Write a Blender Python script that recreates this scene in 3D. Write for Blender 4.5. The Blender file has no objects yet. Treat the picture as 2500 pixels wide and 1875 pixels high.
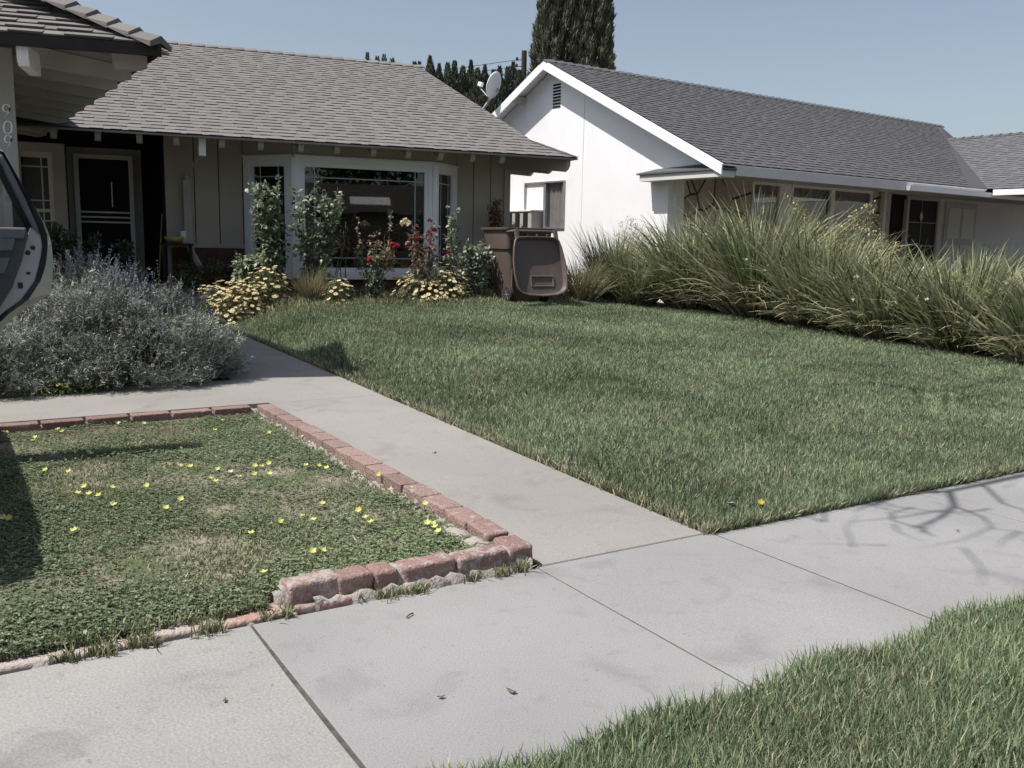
import bpy, bmesh, math, random
import numpy as np
from mathutils import Vector, Matrix
random.seed(7); RS = np.random.RandomState(11)
SC = bpy.context.scene; COL = SC.collection
# ------------------------------------------------------------ camera
F = 2240.; PITCH = .151; ROLL = -.0195; HEAD = math.radians(58.2); H = 1.3
fw0 = np.array([math.cos(HEAD), math.sin(HEAD), 0]); r0 = np.array([math.sin(HEAD), -math.cos(HEAD), 0]); zz = np.array([0, 0, 1.])
FW = fw0*math.cos(PITCH)-zz*math.sin(PITCH); UP = fw0*math.sin(PITCH)+zz*math.cos(PITCH)
R_ = r0*math.cos(ROLL)-UP*math.sin(ROLL); U_ = r0*math.sin(ROLL)+UP*math.cos(ROLL)
CP = np.array([0, 0, H])
cd = bpy.data.cameras.new('camera'); cam = bpy.data.objects.new('camera', cd); COL.objects.link(cam)
cam.matrix_world = Matrix(((R_[0], U_[0], -FW[0], 0), (R_[1], U_[1], -FW[1], 0), (R_[2], U_[2], -FW[2], H), (0, 0, 0, 1)))
cd.sensor_width = 36; cd.lens = F/2500*36; cd.clip_start = .05; cd.clip_end = 3000
SC.camera = cam
# ------------------------------------------------------------ light
SAZ = math.radians(170); SEL = math.radians(60)
sd = Vector((math.cos(SEL)*math.cos(SAZ), math.cos(SEL)*math.sin(SAZ), math.sin(SEL)))
w = bpy.data.worlds.new('World'); SC.world = w; w.use_nodes = True
nt = w.node_tree; bg = nt.nodes['Background']
sky = nt.nodes.new('ShaderNodeTexSky'); sky.sky_type = 'NISHITA'; sky.sun_disc = False
sky.sun_elevation = SEL; sky.sun_rotation = math.pi/2-SAZ
sky.air_density = 1.0; sky.dust_density = 2.0; sky.ozone_density = 1.0; sky.altitude = 100
hs = nt.nodes.new('ShaderNodeHueSaturation'); hs.inputs['Saturation'].default_value = .72
nt.links.new(sky.outputs[0], hs.inputs['Color']); nt.links.new(hs.outputs[0], bg.inputs[0]); bg.inputs[1].default_value = .10
sl = bpy.data.lights.new('sun', 'SUN'); so = bpy.data.objects.new('sun', sl); COL.objects.link(so)
sl.energy = 4.6; sl.angle = math.radians(.53); sl.color = (1, .965, .92)
so.rotation_euler = sd.to_track_quat('Z', 'Y').to_euler()
SC.view_settings.view_transform = 'Standard'; SC.view_settings.look = 'None'
SC.view_settings.exposure = .3; SC.view_settings.gamma = 1
# ------------------------------------------------------------ pixel helpers (positions measured in the photograph, turned into metres)
def ray(u, v): return FW+R_*(u-1250)/F+U_*(937.5-v)/F
def onz(u, v, z0): d = ray(u, v); return CP+d*((z0-H)/d[2])
def aty(u, v, y): d = ray(u, v); return CP+d*(y/d[1])
def atx(u, v, x): d = ray(u, v); return CP+d*(x/d[0])
def onpl(u, v, n, p): d = ray(u, v); n = np.asarray(n, float); return CP+d*(((np.asarray(p)-CP)@n)/(d@n))
def sm(a, b, x): t = min(1, max(0, (x-a)/(b-a))); return t*t*(3-2*t)
def gz(x, y):      # ground height
    t = min(max(y-3, 0), 10)
    b = .0265*t
    if x > 2.9: b += .032*t*sm(2.88, 3.8, x)*(1-.42*sm(6.8, 9.4, x))
    return b
def G(u, v, off=0.):
    z = .2
    for _ in range(25):
        p = onz(u, v, z+off); z = .5*z+.5*gz(p[0], p[1])
    return p
# ------------------------------------------------------------ materials
MATS = {}
def _nt(name):
    m = bpy.data.materials.new(name); m.use_nodes = True; MATS[name] = m
    return m, m.node_tree, m.node_tree.nodes, m.node_tree.links, m.node_tree.nodes['Principled BSDF']
def mat(name, c, rough=.7, var=.12, scale=6., bump=0., bscale=60., metal=0., c2=None, scale2=None, c3=None, thr=(.55, .7), spec=.3, coat=0., detail=6, stretch=None):
    """noise-varied paint: c, patches of c2, specks of c3"""
    m, t, N, L, p = _nt(name)
    tc = N.new('ShaderNodeTexCoord'); src = tc.outputs['Object']
    if stretch:
        mp = N.new('ShaderNodeMapping'); mp.inputs['Scale'].default_value = stretch; L.new(src, mp.inputs[0]); src = mp.outputs[0]
    n1 = N.new('ShaderNodeTexNoise'); n1.inputs['Scale'].default_value = scale; n1.inputs['Detail'].default_value = detail; L.new(src, n1.inputs['Vector'])
    r = N.new('ShaderNodeValToRGB'); e = r.color_ramp.elements
    e[0].position = .3; e[1].position = .7
    e[0].color = tuple(x*(1-var) for x in c)+(1,); e[1].color = tuple(min(1, x*(1+var)) for x in c)+(1,)
    L.new(n1.outputs[0], r.inputs[0]); out = r.outputs[0]
    for cc, s2 in ((c2, scale2 or scale*.3), (c3, scale*8)):
        if cc is None: continue
        n2 = N.new('ShaderNodeTexNoise'); n2.inputs['Scale'].default_value = s2; n2.inputs['Detail'].default_value = 5; L.new(src, n2.inputs['Vector'])
        mr = N.new('ShaderNodeMapRange'); mr.inputs['From Min'].default_value = thr[0]; mr.inputs['From Max'].default_value = thr[1]; L.new(n2.outputs[0], mr.inputs[0])
        mx = N.new('ShaderNodeMix'); mx.data_type = 'RGBA'; L.new(mr.outputs[0], mx.inputs['Factor']); L.new(out, mx.inputs['A']); mx.inputs['B'].default_value = tuple(cc)+(1,)
        out = mx.outputs['Result']
    L.new(out, p.inputs['Base Color'])
    p.inputs['Roughness'].default_value = rough; p.inputs['Metallic'].default_value = metal
    p.inputs['Specular IOR Level'].default_value = spec; p.inputs['Coat Weight'].default_value = coat
    if bump:
        nb = N.new('ShaderNodeTexNoise'); nb.inputs['Scale'].default_value = bscale; nb.inputs['Detail'].default_value = 4; L.new(src, nb.inputs['Vector'])
        b = N.new('ShaderNodeBump'); b.inputs['Strength'].default_value = bump; b.inputs['Distance'].default_value = .01
        L.new(nb.outputs[0], b.inputs['Height']); L.new(b.outputs[0], p.inputs['Normal'])
    return m
def vmat(name, rough=.6, trans=.25, spec=.3, bump=0., bscale=80, noise=0.):
    """colour comes from each leaf's / shingle's / brick's own attribute"""
    m, t, N, L, p = _nt(name)
    a = N.new('ShaderNodeAttribute'); a.attribute_name = 'Col'; out = a.outputs['Color']
    tc = N.new('ShaderNodeTexCoord')
    if noise:
        n = N.new('ShaderNodeTexNoise'); n.inputs['Scale'].default_value = bscale; n.inputs['Detail'].default_value = 5; L.new(tc.outputs['Object'], n.inputs['Vector'])
        mr = N.new('ShaderNodeMapRange'); mr.inputs['To Min'].default_value = 1-noise; mr.inputs['To Max'].default_value = 1+noise; mr.inputs['From Min'].default_value = .3; mr.inputs['From Max'].default_value = .7
        L.new(n.outputs[0], mr.inputs[0]); vm = N.new('ShaderNodeVectorMath'); vm.operation = 'SCALE'; L.new(out, vm.inputs[0]); L.new(mr.outputs[0], vm.inputs['Scale']); out = vm.outputs[0]
    L.new(out, p.inputs['Base Color']); p.inputs['Roughness'].default_value = rough; p.inputs['Specular IOR Level'].default_value = spec
    if bump:
        nb = N.new('ShaderNodeTexNoise'); nb.inputs['Scale'].default_value = bscale; nb.inputs['Detail'].default_value = 4; L.new(tc.outputs['Object'], nb.inputs['Vector'])
        b = N.new('ShaderNodeBump'); b.inputs['Strength'].default_value = bump; b.inputs['Distance'].default_value = .01
        L.new(nb.outputs[0], b.inputs['Height']); L.new(b.outputs[0], p.inputs['Normal'])
    if trans:
        tr = N.new('ShaderNodeBsdfTranslucent'); L.new(out, tr.inputs['Color'])
        mx = N.new('ShaderNodeMixShader'); mx.inputs[0].default_value = trans
        L.new(p.outputs[0], mx.inputs[1]); L.new(tr.outputs[0], mx.inputs[2]); L.new(mx.outputs[0], N['Material Output'].inputs['Surface'])
    return m
def glass_mat(name, tint=.9, refl=.07):
    m, t, N, L, p = _nt(name); N.remove(p)
    tr = N.new('ShaderNodeBsdfTransparent'); tr.inputs[0].default_value = (tint, tint, tint, 1)
    gl = N.new('ShaderNodeBsdfGlossy'); gl.inputs['Roughness'].default_value = .015
    lw = N.new('ShaderNodeLayerWeight'); lw.inputs['Blend'].default_value = .5
    pw = N.new('ShaderNodeMath'); pw.operation = 'POWER'; pw.inputs[1].default_value = 4.; L.new(lw.outputs['Facing'], pw.inputs[0])
    ad = N.new('ShaderNodeMath'); ad.operation = 'MULTIPLY_ADD'; ad.inputs[1].default_value = .9; ad.inputs[2].default_value = refl; L.new(pw.outputs[0], ad.inputs[0])
    mx = N.new('ShaderNodeMixShader'); L.new(ad.outputs[0], mx.inputs[0]); L.new(tr.outputs[0], mx.inputs[1]); L.new(gl.outputs[0], mx.inputs[2])
    L.new(mx.outputs[0], N['Material Output'].inputs['Surface'])
    return m
M = {}
def concrete(name, c, grain=170., bump=.3, blot=.12, warm=(1, 1, 1)):
    m, t, N, L, p = _nt(name); tc = N.new('ShaderNodeTexCoord'); src = tc.outputs['Object']; cur = None
    def nz(sc, det, lo, hi, a, b, dist=0.):
        n = N.new('ShaderNodeTexNoise'); n.inputs['Scale'].default_value = sc; n.inputs['Detail'].default_value = det; n.inputs['Distortion'].default_value = dist; L.new(src, n.inputs['Vector'])
        r = N.new('ShaderNodeMapRange'); r.inputs['From Min'].default_value = lo; r.inputs['From Max'].default_value = hi; r.inputs['To Min'].default_value = a; r.inputs['To Max'].default_value = b; L.new(n.outputs[0], r.inputs[0]); return r.outputs[0]
    fs = [nz(.9, 4, .35, .65, 1-blot*.7, 1+blot*.5), nz(3.3, 7, .56, .72, 1, 1-blot*1.3, .6), nz(11, 5, .6, .75, 1, 1-blot*.9, .4), nz(grain, 2, .3, .7, .88, 1.12), nz(grain*.33, 3, .66, .74, 1, .72), nz(grain*.5, 2, .68, .75, 1, 1.16)]
    cur = fs[0]
    for f in fs[1:]:
        mu = N.new('ShaderNodeMath'); mu.operation = 'MULTIPLY'; L.new(cur, mu.inputs[0]); L.new(f, mu.inputs[1]); cur = mu.outputs[0]
    vm = N.new('ShaderNodeVectorMath'); vm.operation = 'SCALE'; vm.inputs[0].default_value = c; L.new(cur, vm.inputs['Scale']); L.new(vm.outputs[0], p.inputs['Base Color'])
    p.inputs['Roughness'].default_value = .9; p.inputs['Specular IOR Level'].default_value = .2
    nb = N.new('ShaderNodeTexNoise'); nb.inputs['Scale'].default_value = grain*.8; nb.inputs['Detail'].default_value = 3; L.new(src, nb.inputs['Vector'])
    bp = N.new('ShaderNodeBump'); bp.inputs['Strength'].default_value = bump; bp.inputs['Distance'].default_value = .004; L.new(nb.outputs[0], bp.inputs['Height']); L.new(bp.outputs[0], p.inputs['Normal'])
    return m
M['walk'] = concrete('walkway_concrete', (.28, .265, .246), 150, .3, .12)
M['side'] = concrete('sidewalk_concrete', (.272, .269, .265), 170, .3, .13)
M['drive'] = concrete('driveway_concrete', (.30, .295, .28), 110, .7, .2)
M['gap'] = mat('joint_dirt', (.085, .078, .068), .95, .3, 30)
M['asphalt'] = mat('asphalt', (.06, .06, .062), .9, .2, 20, .5, 200)
M['soil'] = mat('soil', (.12, .095, .075), .95, .35, 6, .9, 45, c2=(.2, .165, .13), scale2=3)
M['dryground'] = mat('dry_soil', (.24, .21, .165), .95, .25, 7, .9, 60, c2=(.10, .115, .06), scale2=4, thr=(.45, .6))
M['turf'] = mat('turf_soil', (.055, .07, .035), .95, .35, 8, .8, 60)
M['siding'] = mat('siding_paint', (.43, .39, .33), .75, .05, 3, .15, 90)
M['eave'] = mat('eave_paint', (.42, .39, .35), .75, .08, 4, .1, 60)
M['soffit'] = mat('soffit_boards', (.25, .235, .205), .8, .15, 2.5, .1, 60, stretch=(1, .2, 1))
M['post'] = mat('post_paint', (.36, .355, .33), .75, .05, 3, .1, 80)
M['whitetrim'] = mat('white_trim', (.82, .83, .87), .45, .03, 3)
M['vinyl'] = mat('vinyl_frame', (.80, .82, .87), .4, .02, 3)
M['greytrim'] = mat('grey_trim', (.30, .285, .265), .6, .06, 4)
M['muntin'] = mat('muntin_bar', (.42, .47, .48), .4, .03, 5)
M['stucco'] = mat('white_stucco', (.86, .86, .87), .9, .02, 1.5, .6, 110, c2=(.82, .82, .835), scale2=.9)
M['whitewood'] = mat('white_wood', (.82, .82, .83), .55, .03, 2)
M['creamwood'] = mat('cream_fascia', (.62, .61, .585), .6, .06, 2)
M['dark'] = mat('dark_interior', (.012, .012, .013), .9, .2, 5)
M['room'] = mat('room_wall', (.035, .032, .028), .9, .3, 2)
M['door'] = mat('dark_door', (.02, .017, .015), .6, .3, 5)
def brick_mat():
    m = vmat('brick_faces', .9, 0, .15, .9, 75, .2); t = m.node_tree; N = t.nodes; L = t.links; p = N['Principled BSDF']; src = p.inputs['Base Color'].links[0].from_socket
    tc = N.new('ShaderNodeTexCoord'); n = N.new('ShaderNodeTexNoise'); n.inputs['Scale'].default_value = 21; n.inputs['Detail'].default_value = 7; n.inputs['Roughness'].default_value = .7; L.new(tc.outputs['Object'], n.inputs['Vector'])
    at = N.new('ShaderNodeAttribute'); at.attribute_name = 'Col'; ad = N.new('ShaderNodeMath'); ad.operation = 'ADD'; L.new(n.outputs[0], ad.inputs[0]); L.new(at.outputs['Alpha'], ad.inputs[1])
    mr = N.new('ShaderNodeMapRange'); mr.inputs['From Min'].default_value = .62; mr.inputs['From Max'].default_value = .74; mr.inputs['To Max'].default_value = .8; L.new(ad.outputs[0], mr.inputs[0])
    mx = N.new('ShaderNodeMix'); mx.data_type = 'RGBA'; L.new(mr.outputs[0], mx.inputs['Factor']); L.new(src, mx.inputs['A']); mx.inputs['B'].default_value = (.40, .35, .325, 1); L.new(mx.outputs['Result'], p.inputs['Base Color']); return m
M['brick'] = brick_mat()
M['mortar'] = mat('mortar', (.33, .30, .27), .95, .12, 12, 1., 60, c2=(.3, .27, .24), scale2=9)
M['brickwall'] = mat('brick_base', (.10, .05, .042), .9, .35, 9, .6, 50)
M['shingleL'] = vmat('brown_grey_shingle', .95, 0, .1, .6, 220, .13)
M['shingleR'] = vmat('slate_grey_shingle', .95, 0, .1, .6, 220, .15)
M['leaf'] = vmat('leaf', .45, .25, .4)
M['grass'] = vmat('grass_blade', .5, .3, .35)
M['petal'] = vmat('petal', .6, .35, .2)
M['dryleaf'] = vmat('grey_foliage', .75, .15, .15)
M['bark'] = mat('bark', (.13, .10, .08), .9, .3, 14, .9, 40)
M['stem'] = mat('stem', (.14, .12, .08), .8, .3, 14)
M['cartpl'] = mat('brown_plastic', (.122, .090, .078), .5, .09, 3, .2, 60, c2=(.15, .115, .102), scale2=2, spec=.4)
M['rubber'] = mat('rubber', (.03, .03, .033), .7, .2, 20)
M['wheelgrey'] = mat('wheel_plastic', (.16, .16, .17), .5, .2, 9)
M['silver'] = mat('silver_paint', (.42, .43, .43), .3, .03, 4, metal=.4, coat=.5)
M['jamb'] = mat('jamb_paint', (.50, .50, .53), .35, .04, 4, metal=.2)
M['blackpl'] = mat('black_trim', (.012, .012, .013), .35, .2, 9, spec=.6)
M['greypl'] = mat('grey_door_panel', (.085, .09, .095), .6, .08, 20, .3, 200)
M['greypl2'] = mat('light_door_panel', (.15, .16, .175), .5, .08, 20)
M['steel'] = mat('galvanised', (.35, .35, .36), .45, .12, 12, metal=.6)
M['polewood'] = mat('pole_wood', (.055, .036, .03), .9, .3, 6)
M['wire'] = mat('wire', (.05, .05, .055), .7, .1, 5)
M['terra'] = mat('terracotta', (.10, .04, .032), .7, .2, 6)
M['glaze'] = mat('red_glaze', (.22, .035, .05), .35, .25, 12, c2=(.3, .12, .12), scale2=14)
M['yellow'] = mat('yellow_plastic', (.42, .37, .14), .5, .06, 6)
M['curtain'] = mat('curtain', (.74, .72, .73), .9, .1, 5)
M['blind'] = mat('white_blind', (.8, .8, .8), .8, .03, 5)
M['stonejoint'] = mat('stone_joint', (.09, .08, .07), .9, .2, 8)
M['stone'] = vmat('flagstone', .9, 0, .2, .8, 25, .15)
M['glass'] = glass_mat('window_glass', .75)
M['carglass'] = glass_mat('car_glass', .62)
M['hedgebg'] = mat('house_across', (.06, .056, .05), .9, .2, 2)
# ------------------------------------------------------------ mesh builder
class MB:
    def __init__(s): s.v = []; s.f = []; s.c = []
    def add(s, vs, fs, col=None):
        o = len(s.v); s.v += [tuple(map(float, x)) for x in vs]
        for f in fs: s.f.append(tuple(i+o for i in f)); s.c.append(col)
        return s
    def box(s, c, d, ex=(1, 0, 0), ey=(0, 1, 0), ez=(0, 0, 1), col=None):
        c = np.array(c, float); ex, ey, ez = [np.array(a, float) for a in (ex, ey, ez)]
        vs = [c+ex*d[0]*a/2+ey*d[1]*b/2+ez*d[2]*e/2 for e in (-1, 1) for b in (-1, 1) for a in (-1, 1)]
        return s.add(vs, [(0, 2, 3, 1), (4, 5, 7, 6), (0, 1, 5, 4), (2, 6, 7, 3), (0, 4, 6, 2), (1, 3, 7, 5)], col)
    def prism(s, pts, off, col=None):
        """polygon pts (3D) extruded by vector off"""
        n = len(pts); off = np.array(off, float); a = [np.array(p, float) for p in pts]; b = [p+off for p in a]
        return s.add(a+b, [tuple(range(n))[::-1], tuple(range(n, 2*n))]+[(i, (i+1) % n, n+(i+1) % n, n+i) for i in range(n)], col)
    def tube(s, pts, rad, n=6, cap=True, col=None):
        pts = [np.array(p, float) for p in pts]; k = len(pts)
        if not hasattr(rad, '__len__'): rad = [rad]*k
        rings = []; prev = None
        for i, p in enumerate(pts):
            t = pts[min(i+1, k-1)]-pts[max(i-1, 0)]; t = t/(np.linalg.norm(t)+1e-9)
            a = np.cross(t, (0, 0, 1) if abs(t[2]) < .9 else (1, 0, 0)) if prev is None else prev-t*(prev@t)
            a /= np.linalg.norm(a)+1e-9; prev = a; b = np.cross(t, a)
            rings += [p+rad[i]*(a*math.cos(2*math.pi*j/n)+b*math.sin(2*math.pi*j/n)) for j in range(n)]
        fs = [(i*n+j, i*n+(j+1) % n, (i+1)*n+(j+1) % n, (i+1)*n+j) for i in range(k-1) for j in range(n)]
        if cap: fs += [tuple(range(n))[::-1], tuple(range((k-1)*n, k*n))]
        return s.add(rings, fs, col)
    def lathe(s, prof, c, n=20, ax=(0, 0, 1), col=None):
        """prof: (radius, height) list about axis ax"""
        ax = np.array(ax, float); ax /= np.linalg.norm(ax); a = np.cross(ax, (0, 0, 1) if abs(ax[2]) < .9 else (1, 0, 0)); a /= np.linalg.norm(a); b = np.cross(ax, a)
        c = np.array(c, float); k = len(prof)
        vs = [c+ax*h+r*(a*math.cos(2*math.pi*j/n)+b*math.sin(2*math.pi*j/n)) for r, h in prof for j in range(n)]
        return s.add(vs, [(i*n+j, i*n+(j+1) % n, (i+1)*n+(j+1) % n, (i+1)*n+j) for i in range(k-1) for j in range(n)]+[tuple(range(n))[::-1], tuple(range((k-1)*n, k*n))], col)
def tag(o, label=None, cat=None, group=None, kind=None):
    for k, v in (('label', label), ('category', cat), ('group', group), ('kind', kind)):
        if v: o[k] = v
    return o
def obj(name, mb, m, parent=None, smooth=False, local=False, bevel=0, origin=None):
    """link mesh; vertices are world coordinates unless local"""
    off = Vector((0, 0, 0))
    if parent is not None and not local:
        q = parent
        while q is not None: off += Vector(q.location); q = q.parent
    if origin is not None: off = Vector(origin)
    me = bpy.data.meshes.new(name)
    me.from_pydata([(x-off[0], y-off[1], z-off[2]) for x, y, z in mb.v], [], mb.f); me.materials.append(M[m] if isinstance(m, str) else m)
    if any(c is not None for c in mb.c):
        at = me.color_attributes.new('Col', 'FLOAT_COLOR', 'CORNER'); arr = []
        for p, c in zip(me.polygons, mb.c): arr += (list(c) if c is not None and len(c) == 4 else list(c if c is not None else (.2, .2, .2))[:3]+[1])*p.loop_total
        at.data.foreach_set('color', arr)
    bm = bmesh.new(); bm.from_mesh(me); bmesh.ops.recalc_face_normals(bm, faces=bm.faces); bm.to_mesh(me); bm.free()
    if smooth:
        for p in me.polygons: p.use_smooth = True
    o = bpy.data.objects.new(name, me); COL.objects.link(o)
    if parent is not None: o.parent = parent
    elif origin is not None: o.location = off
    if bevel:
        bv = o.modifiers.new('bevel', 'BEVEL'); bv.width = bevel; bv.segments = 2; bv.limit_method = 'ANGLE'
    return o
def npmesh(name, V, cols, m, parent=None, smooth=False, nseg=None, origin=None):
    """V (n, k, 3) ribbons of k = 2*(rows) vertices -> quads; cols (n,3) or (n,rows-1,3)"""
    n, k, _ = V.shape; rows = k//2; q = rows-1
    off = np.zeros(3)
    if parent is not None: off = np.array(parent.location)
    if origin is not None: off = np.array(origin)
    base = (np.arange(n)*k)[:, None, None]
    quad = np.array([[2*i, 2*i+1, 2*i+3, 2*i+2] for i in range(q)])[None]
    idx = (base+quad).reshape(-1, 4)
    me = bpy.data.meshes.new(name); me.vertices.add(n*k); me.vertices.foreach_set('co', (V.reshape(-1, 3)-off).astype(np.float32).ravel())
    nf = len(idx); me.loops.add(nf*4); me.loops.foreach_set('vertex_index', idx.astype(np.int32).ravel())
    me.polygons.add(nf); me.polygons.foreach_set('loop_start', (np.arange(nf)*4).astype(np.int32))
    try: me.polygons.foreach_set('loop_total', np.full(nf, 4, np.int32))
    except Exception: pass
    me.update(calc_edges=True)
    if cols.ndim == 2: cols = np.repeat(cols[:, None], q, 1)
    c4 = np.ones((nf, 4, 4), np.float32); c4[:, :, :3] = cols.reshape(-1, 1, 3)
    at = me.color_attributes.new('Col', 'FLOAT_COLOR', 'CORNER'); at.data.foreach_set('color', c4.ravel())
    if smooth: me.polygons.foreach_set('use_smooth', np.ones(nf, bool))
    me.materials.append(M[m]); o = bpy.data.objects.new(name, me); COL.objects.link(o)
    if parent is not None: o.parent = parent
    elif origin is not None: o.location = off
    return o
def thing(name, label, cat, loc, group=None, rotz=0):
    o = bpy.data.objects.new(name, None); COL.objects.link(o); o.location = tuple(map(float, loc)); o.rotation_euler = (0, 0, rotz)
    o.empty_display_size = .2
    bpy.context.view_layer.update()
    return tag(o, label, cat, group)
class Fr:
    def __init__(s, x, y, deg): a = math.radians(deg); s.o = np.array([x, y, 0.]); s.ex = np.array([math.cos(a), math.sin(a), 0]); s.ey = np.array([-math.sin(a), math.cos(a), 0])
    def P(s, lx, ly, z): return s.o+s.ex*lx+s.ey*ly+zz*z
    def px(s, u, v, ly): p = onpl(u, v, s.ey, s.o+s.ey*ly)-s.o; return p@s.ex, p[2]
    def py(s, u, v, lx): p = onpl(u, v, s.ex, s.o+s.ex*lx)-s.o; return p@s.ey, p[2]
    def box(s, mb, x0, x1, y0, y1, z0, z1, col=None):
        return mb.box(s.P((x0+x1)/2, (y0+y1)/2, (z0+z1)/2), (abs(x1-x0), abs(y1-y0), abs(z1-z0)), s.ex, s.ey, col=col)
# leaves: centre, direction, normal-ish, length, width -> 2-quad folded leaf (6 vertices)
def nrm(a): return a/(np.linalg.norm(a, axis=-1, keepdims=True)+1e-9)
def rdir(n): return nrm(RS.normal(size=(n, 3)))
def leafV(c, d, L, W, side=None, bend=.25):
    n = len(c); L = np.broadcast_to(np.asarray(L, float), (n,))[:, None]; W = np.broadcast_to(np.asarray(W, float), (n,))[:, None]
    d = nrm(d); s = nrm(np.cross(d, side if side is not None else rdir(n))); u = np.cross(s, d)
    V = np.zeros((n, 6, 3))
    V[:, 0] = c-s*W*.16; V[:, 1] = c+s*W*.16
    m = c+d*L*.5+u*L*bend*.3; V[:, 2] = m-s*W*.5; V[:, 3] = m+s*W*.5
    e = c+d*L-u*L*bend*.3; V[:, 4] = e-s*W*.08; V[:, 5] = e+s*W*.08
    return V
def colr(n, a, b, jit=.12):
    t = RS.rand(n, 1); return (np.array(a)*(1-t)+np.array(b)*t)*(1+jit*RS.normal(size=(n, 1))).clip(.3, 2)
def vnoise(p, s):    # cheap smooth pseudo-noise 0..1
    x, y = p[..., 0]*s, p[..., 1]*s; z = p[..., 2]*s if p.shape[-1] > 2 else 0
    return .5+.17*(np.sin(x*1.7+1.3*np.sin(y*1.1+z))+np.sin(y*2.1+1.7*np.sin(x*.9-z*1.3)+2)+np.sin((x+y)*1.3+z*2.3+1.1*np.sin(x*2.3-y)))
# ============================================================ GROUND
def grid(name, x0, x1, y0, y1, nx, ny, fz, m, jit=0.):
    mb = MB(); vs = []
    for j in range(ny+1):
        for i in range(nx+1):
            x = x0+(x1-x0)*i/nx; y = y0+(y1-y0)*j/ny; vs.append((x, y, fz(x, y)+(random.uniform(-jit, jit) if jit else 0)))
    mb.add(vs, [(j*(nx+1)+i, j*(nx+1)+i+1, (j+1)*(nx+1)+i+1, (j+1)*(nx+1)+i) for j in range(ny) for i in range(nx)])
    o = obj(name, mb, m, smooth=True); return tag(o, kind='structure')
mbg = MB(); mbg.add([(-400, -400, -.16), (400, -400, -.16), (400, 400, -.16), (-400, 400, -.16)], [(0, 1, 2, 3)])
tag(obj('ground', mbg, 'soil'), kind='structure')
grid('garden_soil', -6, 45, 3.2, 50, 51, 47, lambda x, y: gz(x, y)-.045, 'soil', .01)
grid('lawn_ground', 2.925, 9.6, 3.0, 13.0, 60, 50, lambda x, y: gz(x, y)-.012, 'turf', .004)
grid('planter_soil', -1.9, 1.93, 3.035, 6.6, 38, 60, lambda x, y: .028*sm(3.03, 3.2, y)-.012*(1-sm(3.03, 3.12, y))+.008*sm(3, 4, y)+.012*math.sin(3*x+1)*math.sin(2.3*y), 'dryground', .004)
grid('verge_ground', -8, 30, -1.0, 1.73, 60, 6, lambda x, y: -.012, 'turf', .004)
# street behind the camera
mb = MB(); mb.box((10, -6.3, -.14), (120, 10, .02)); tag(obj('road', mb, 'asphalt'), kind='structure')
mb = MB(); mb.box((10, -1.1, -.08), (120, .16, .16)); mb.box((10, -11.5, -.08), (120, .16, .16)); tag(obj('kerb', mb, 'drive', bevel=.02), kind='structure')
def slab(mb, x0, x1, y0, y1, zf, th=.09, gap=.006, seg=6, bev=.003, wob=0.):
    """a concrete slab with eased edges, top following zf"""
    x0 += gap; x1 -= gap; y0 += gap*.5; y1 -= gap*.5
    nx = max(1, int((x1-x0)/.4)); ny = max(1, int((y1-y0)/.4))
    xs = [x0, x0+bev]+[x0+(x1-x0)*i/nx for i in range(1, nx)]+[x1-bev, x1]
    ys = [y0, y0+bev]+[y0+(y1-y0)*i/ny for i in range(1, ny)]+[y1-bev, y1]
    vs = []; X, Y = len(xs), len(ys)
    for j, y in enumerate(ys):
        for i, x in enumerate(xs):
            e = i in (0, X-1) or j in (0, Y-1); dx = 0
            if wob and i in (0, 1): dx = wob*math.sin(y*23)*math.sin(y*7.7)
            if wob and i in (X-2, X-1): dx = wob*math.sin(y*19+2)*math.sin(y*9.1)
            vs.append((x+dx, y, zf(x, y)-(bev*1.5 if e else 0)))
    fs = [(j*X+i, j*X+i+1, (j+1)*X+i+1, (j+1)*X+i) for j in range(Y-1) for i in range(X-1)]
    mb.add(vs, fs)
    ring = [i for i in range(X)]+[j*X+X-1 for j in range(1, Y)]+[(Y-1)*X+i for i in range(X-2, -1, -1)]+[j*X for j in range(Y-2, 0, -1)]
    tv = [vs[i] for i in ring]; n = len(tv)
    mb.add(tv+[(a, b, c-th) for a, b, c in tv], [(i, (i+1) % n, n+(i+1) % n, n+i) for i in range(n)])
flat = lambda x, y: 0.
SWY0, SWY1 = 1.70, 2.985
joints = [.82, 1.99, 2.95, 4.46, 5.75, 7.05, 8.35, 9.65, 10.95, 12.25, 13.6, 15, 17, 19, 21, 24]
JW = {.82: .006, 1.99: .0035, 2.95: .008, 4.46: .004}
mb = MB()
for i in range(len(joints)-1):
    slab(mb, joints[i]+JW.get(joints[i], .004), joints[i+1]-JW.get(joints[i+1], .004), SWY0, SWY1, (lambda x, y, k=i: .0015*math.sin(k*2.1)), gap=.0004, wob=.0014)
tag(obj('sidewalk', mb, 'side'), kind='structure')
mb = MB(); mb.box((3, 2.3, -.06), (60, 1.45, .03))
for x in joints:
    w_ = 2*JW.get(x, .004)+.002; mb.box((x, (SWY0+SWY1)/2, -.030), (w_, SWY1-SWY0, .052))
mb.box((2.46, 2.989, -.03), (1.0, .008, .052))
tag(obj('joint_dirt', mb, 'gap'), kind='structure')
mb = MB()   # driveway apron slab, older and rougher
slab(mb, -2.6, .82, SWY0-1.2, SWY1+.0, flat, gap=.0055, wob=.005); slab(mb, -6, -2.6, SWY0-1.2, SWY1, flat)
slab(mb, -6, -1.95, SWY1, 7.9, lambda x, y: gz(x, y)*.8)
tag(obj('driveway', mb, 'drive'), kind='structure')
zw = lambda x, y: .0265*max(y-3, 0)+.002
mb = MB()
WX0, WX1 = 2.015, 2.915
ys = [2.99, 7.55, 8.1, 10.6, 12.2, 14.2]
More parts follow.
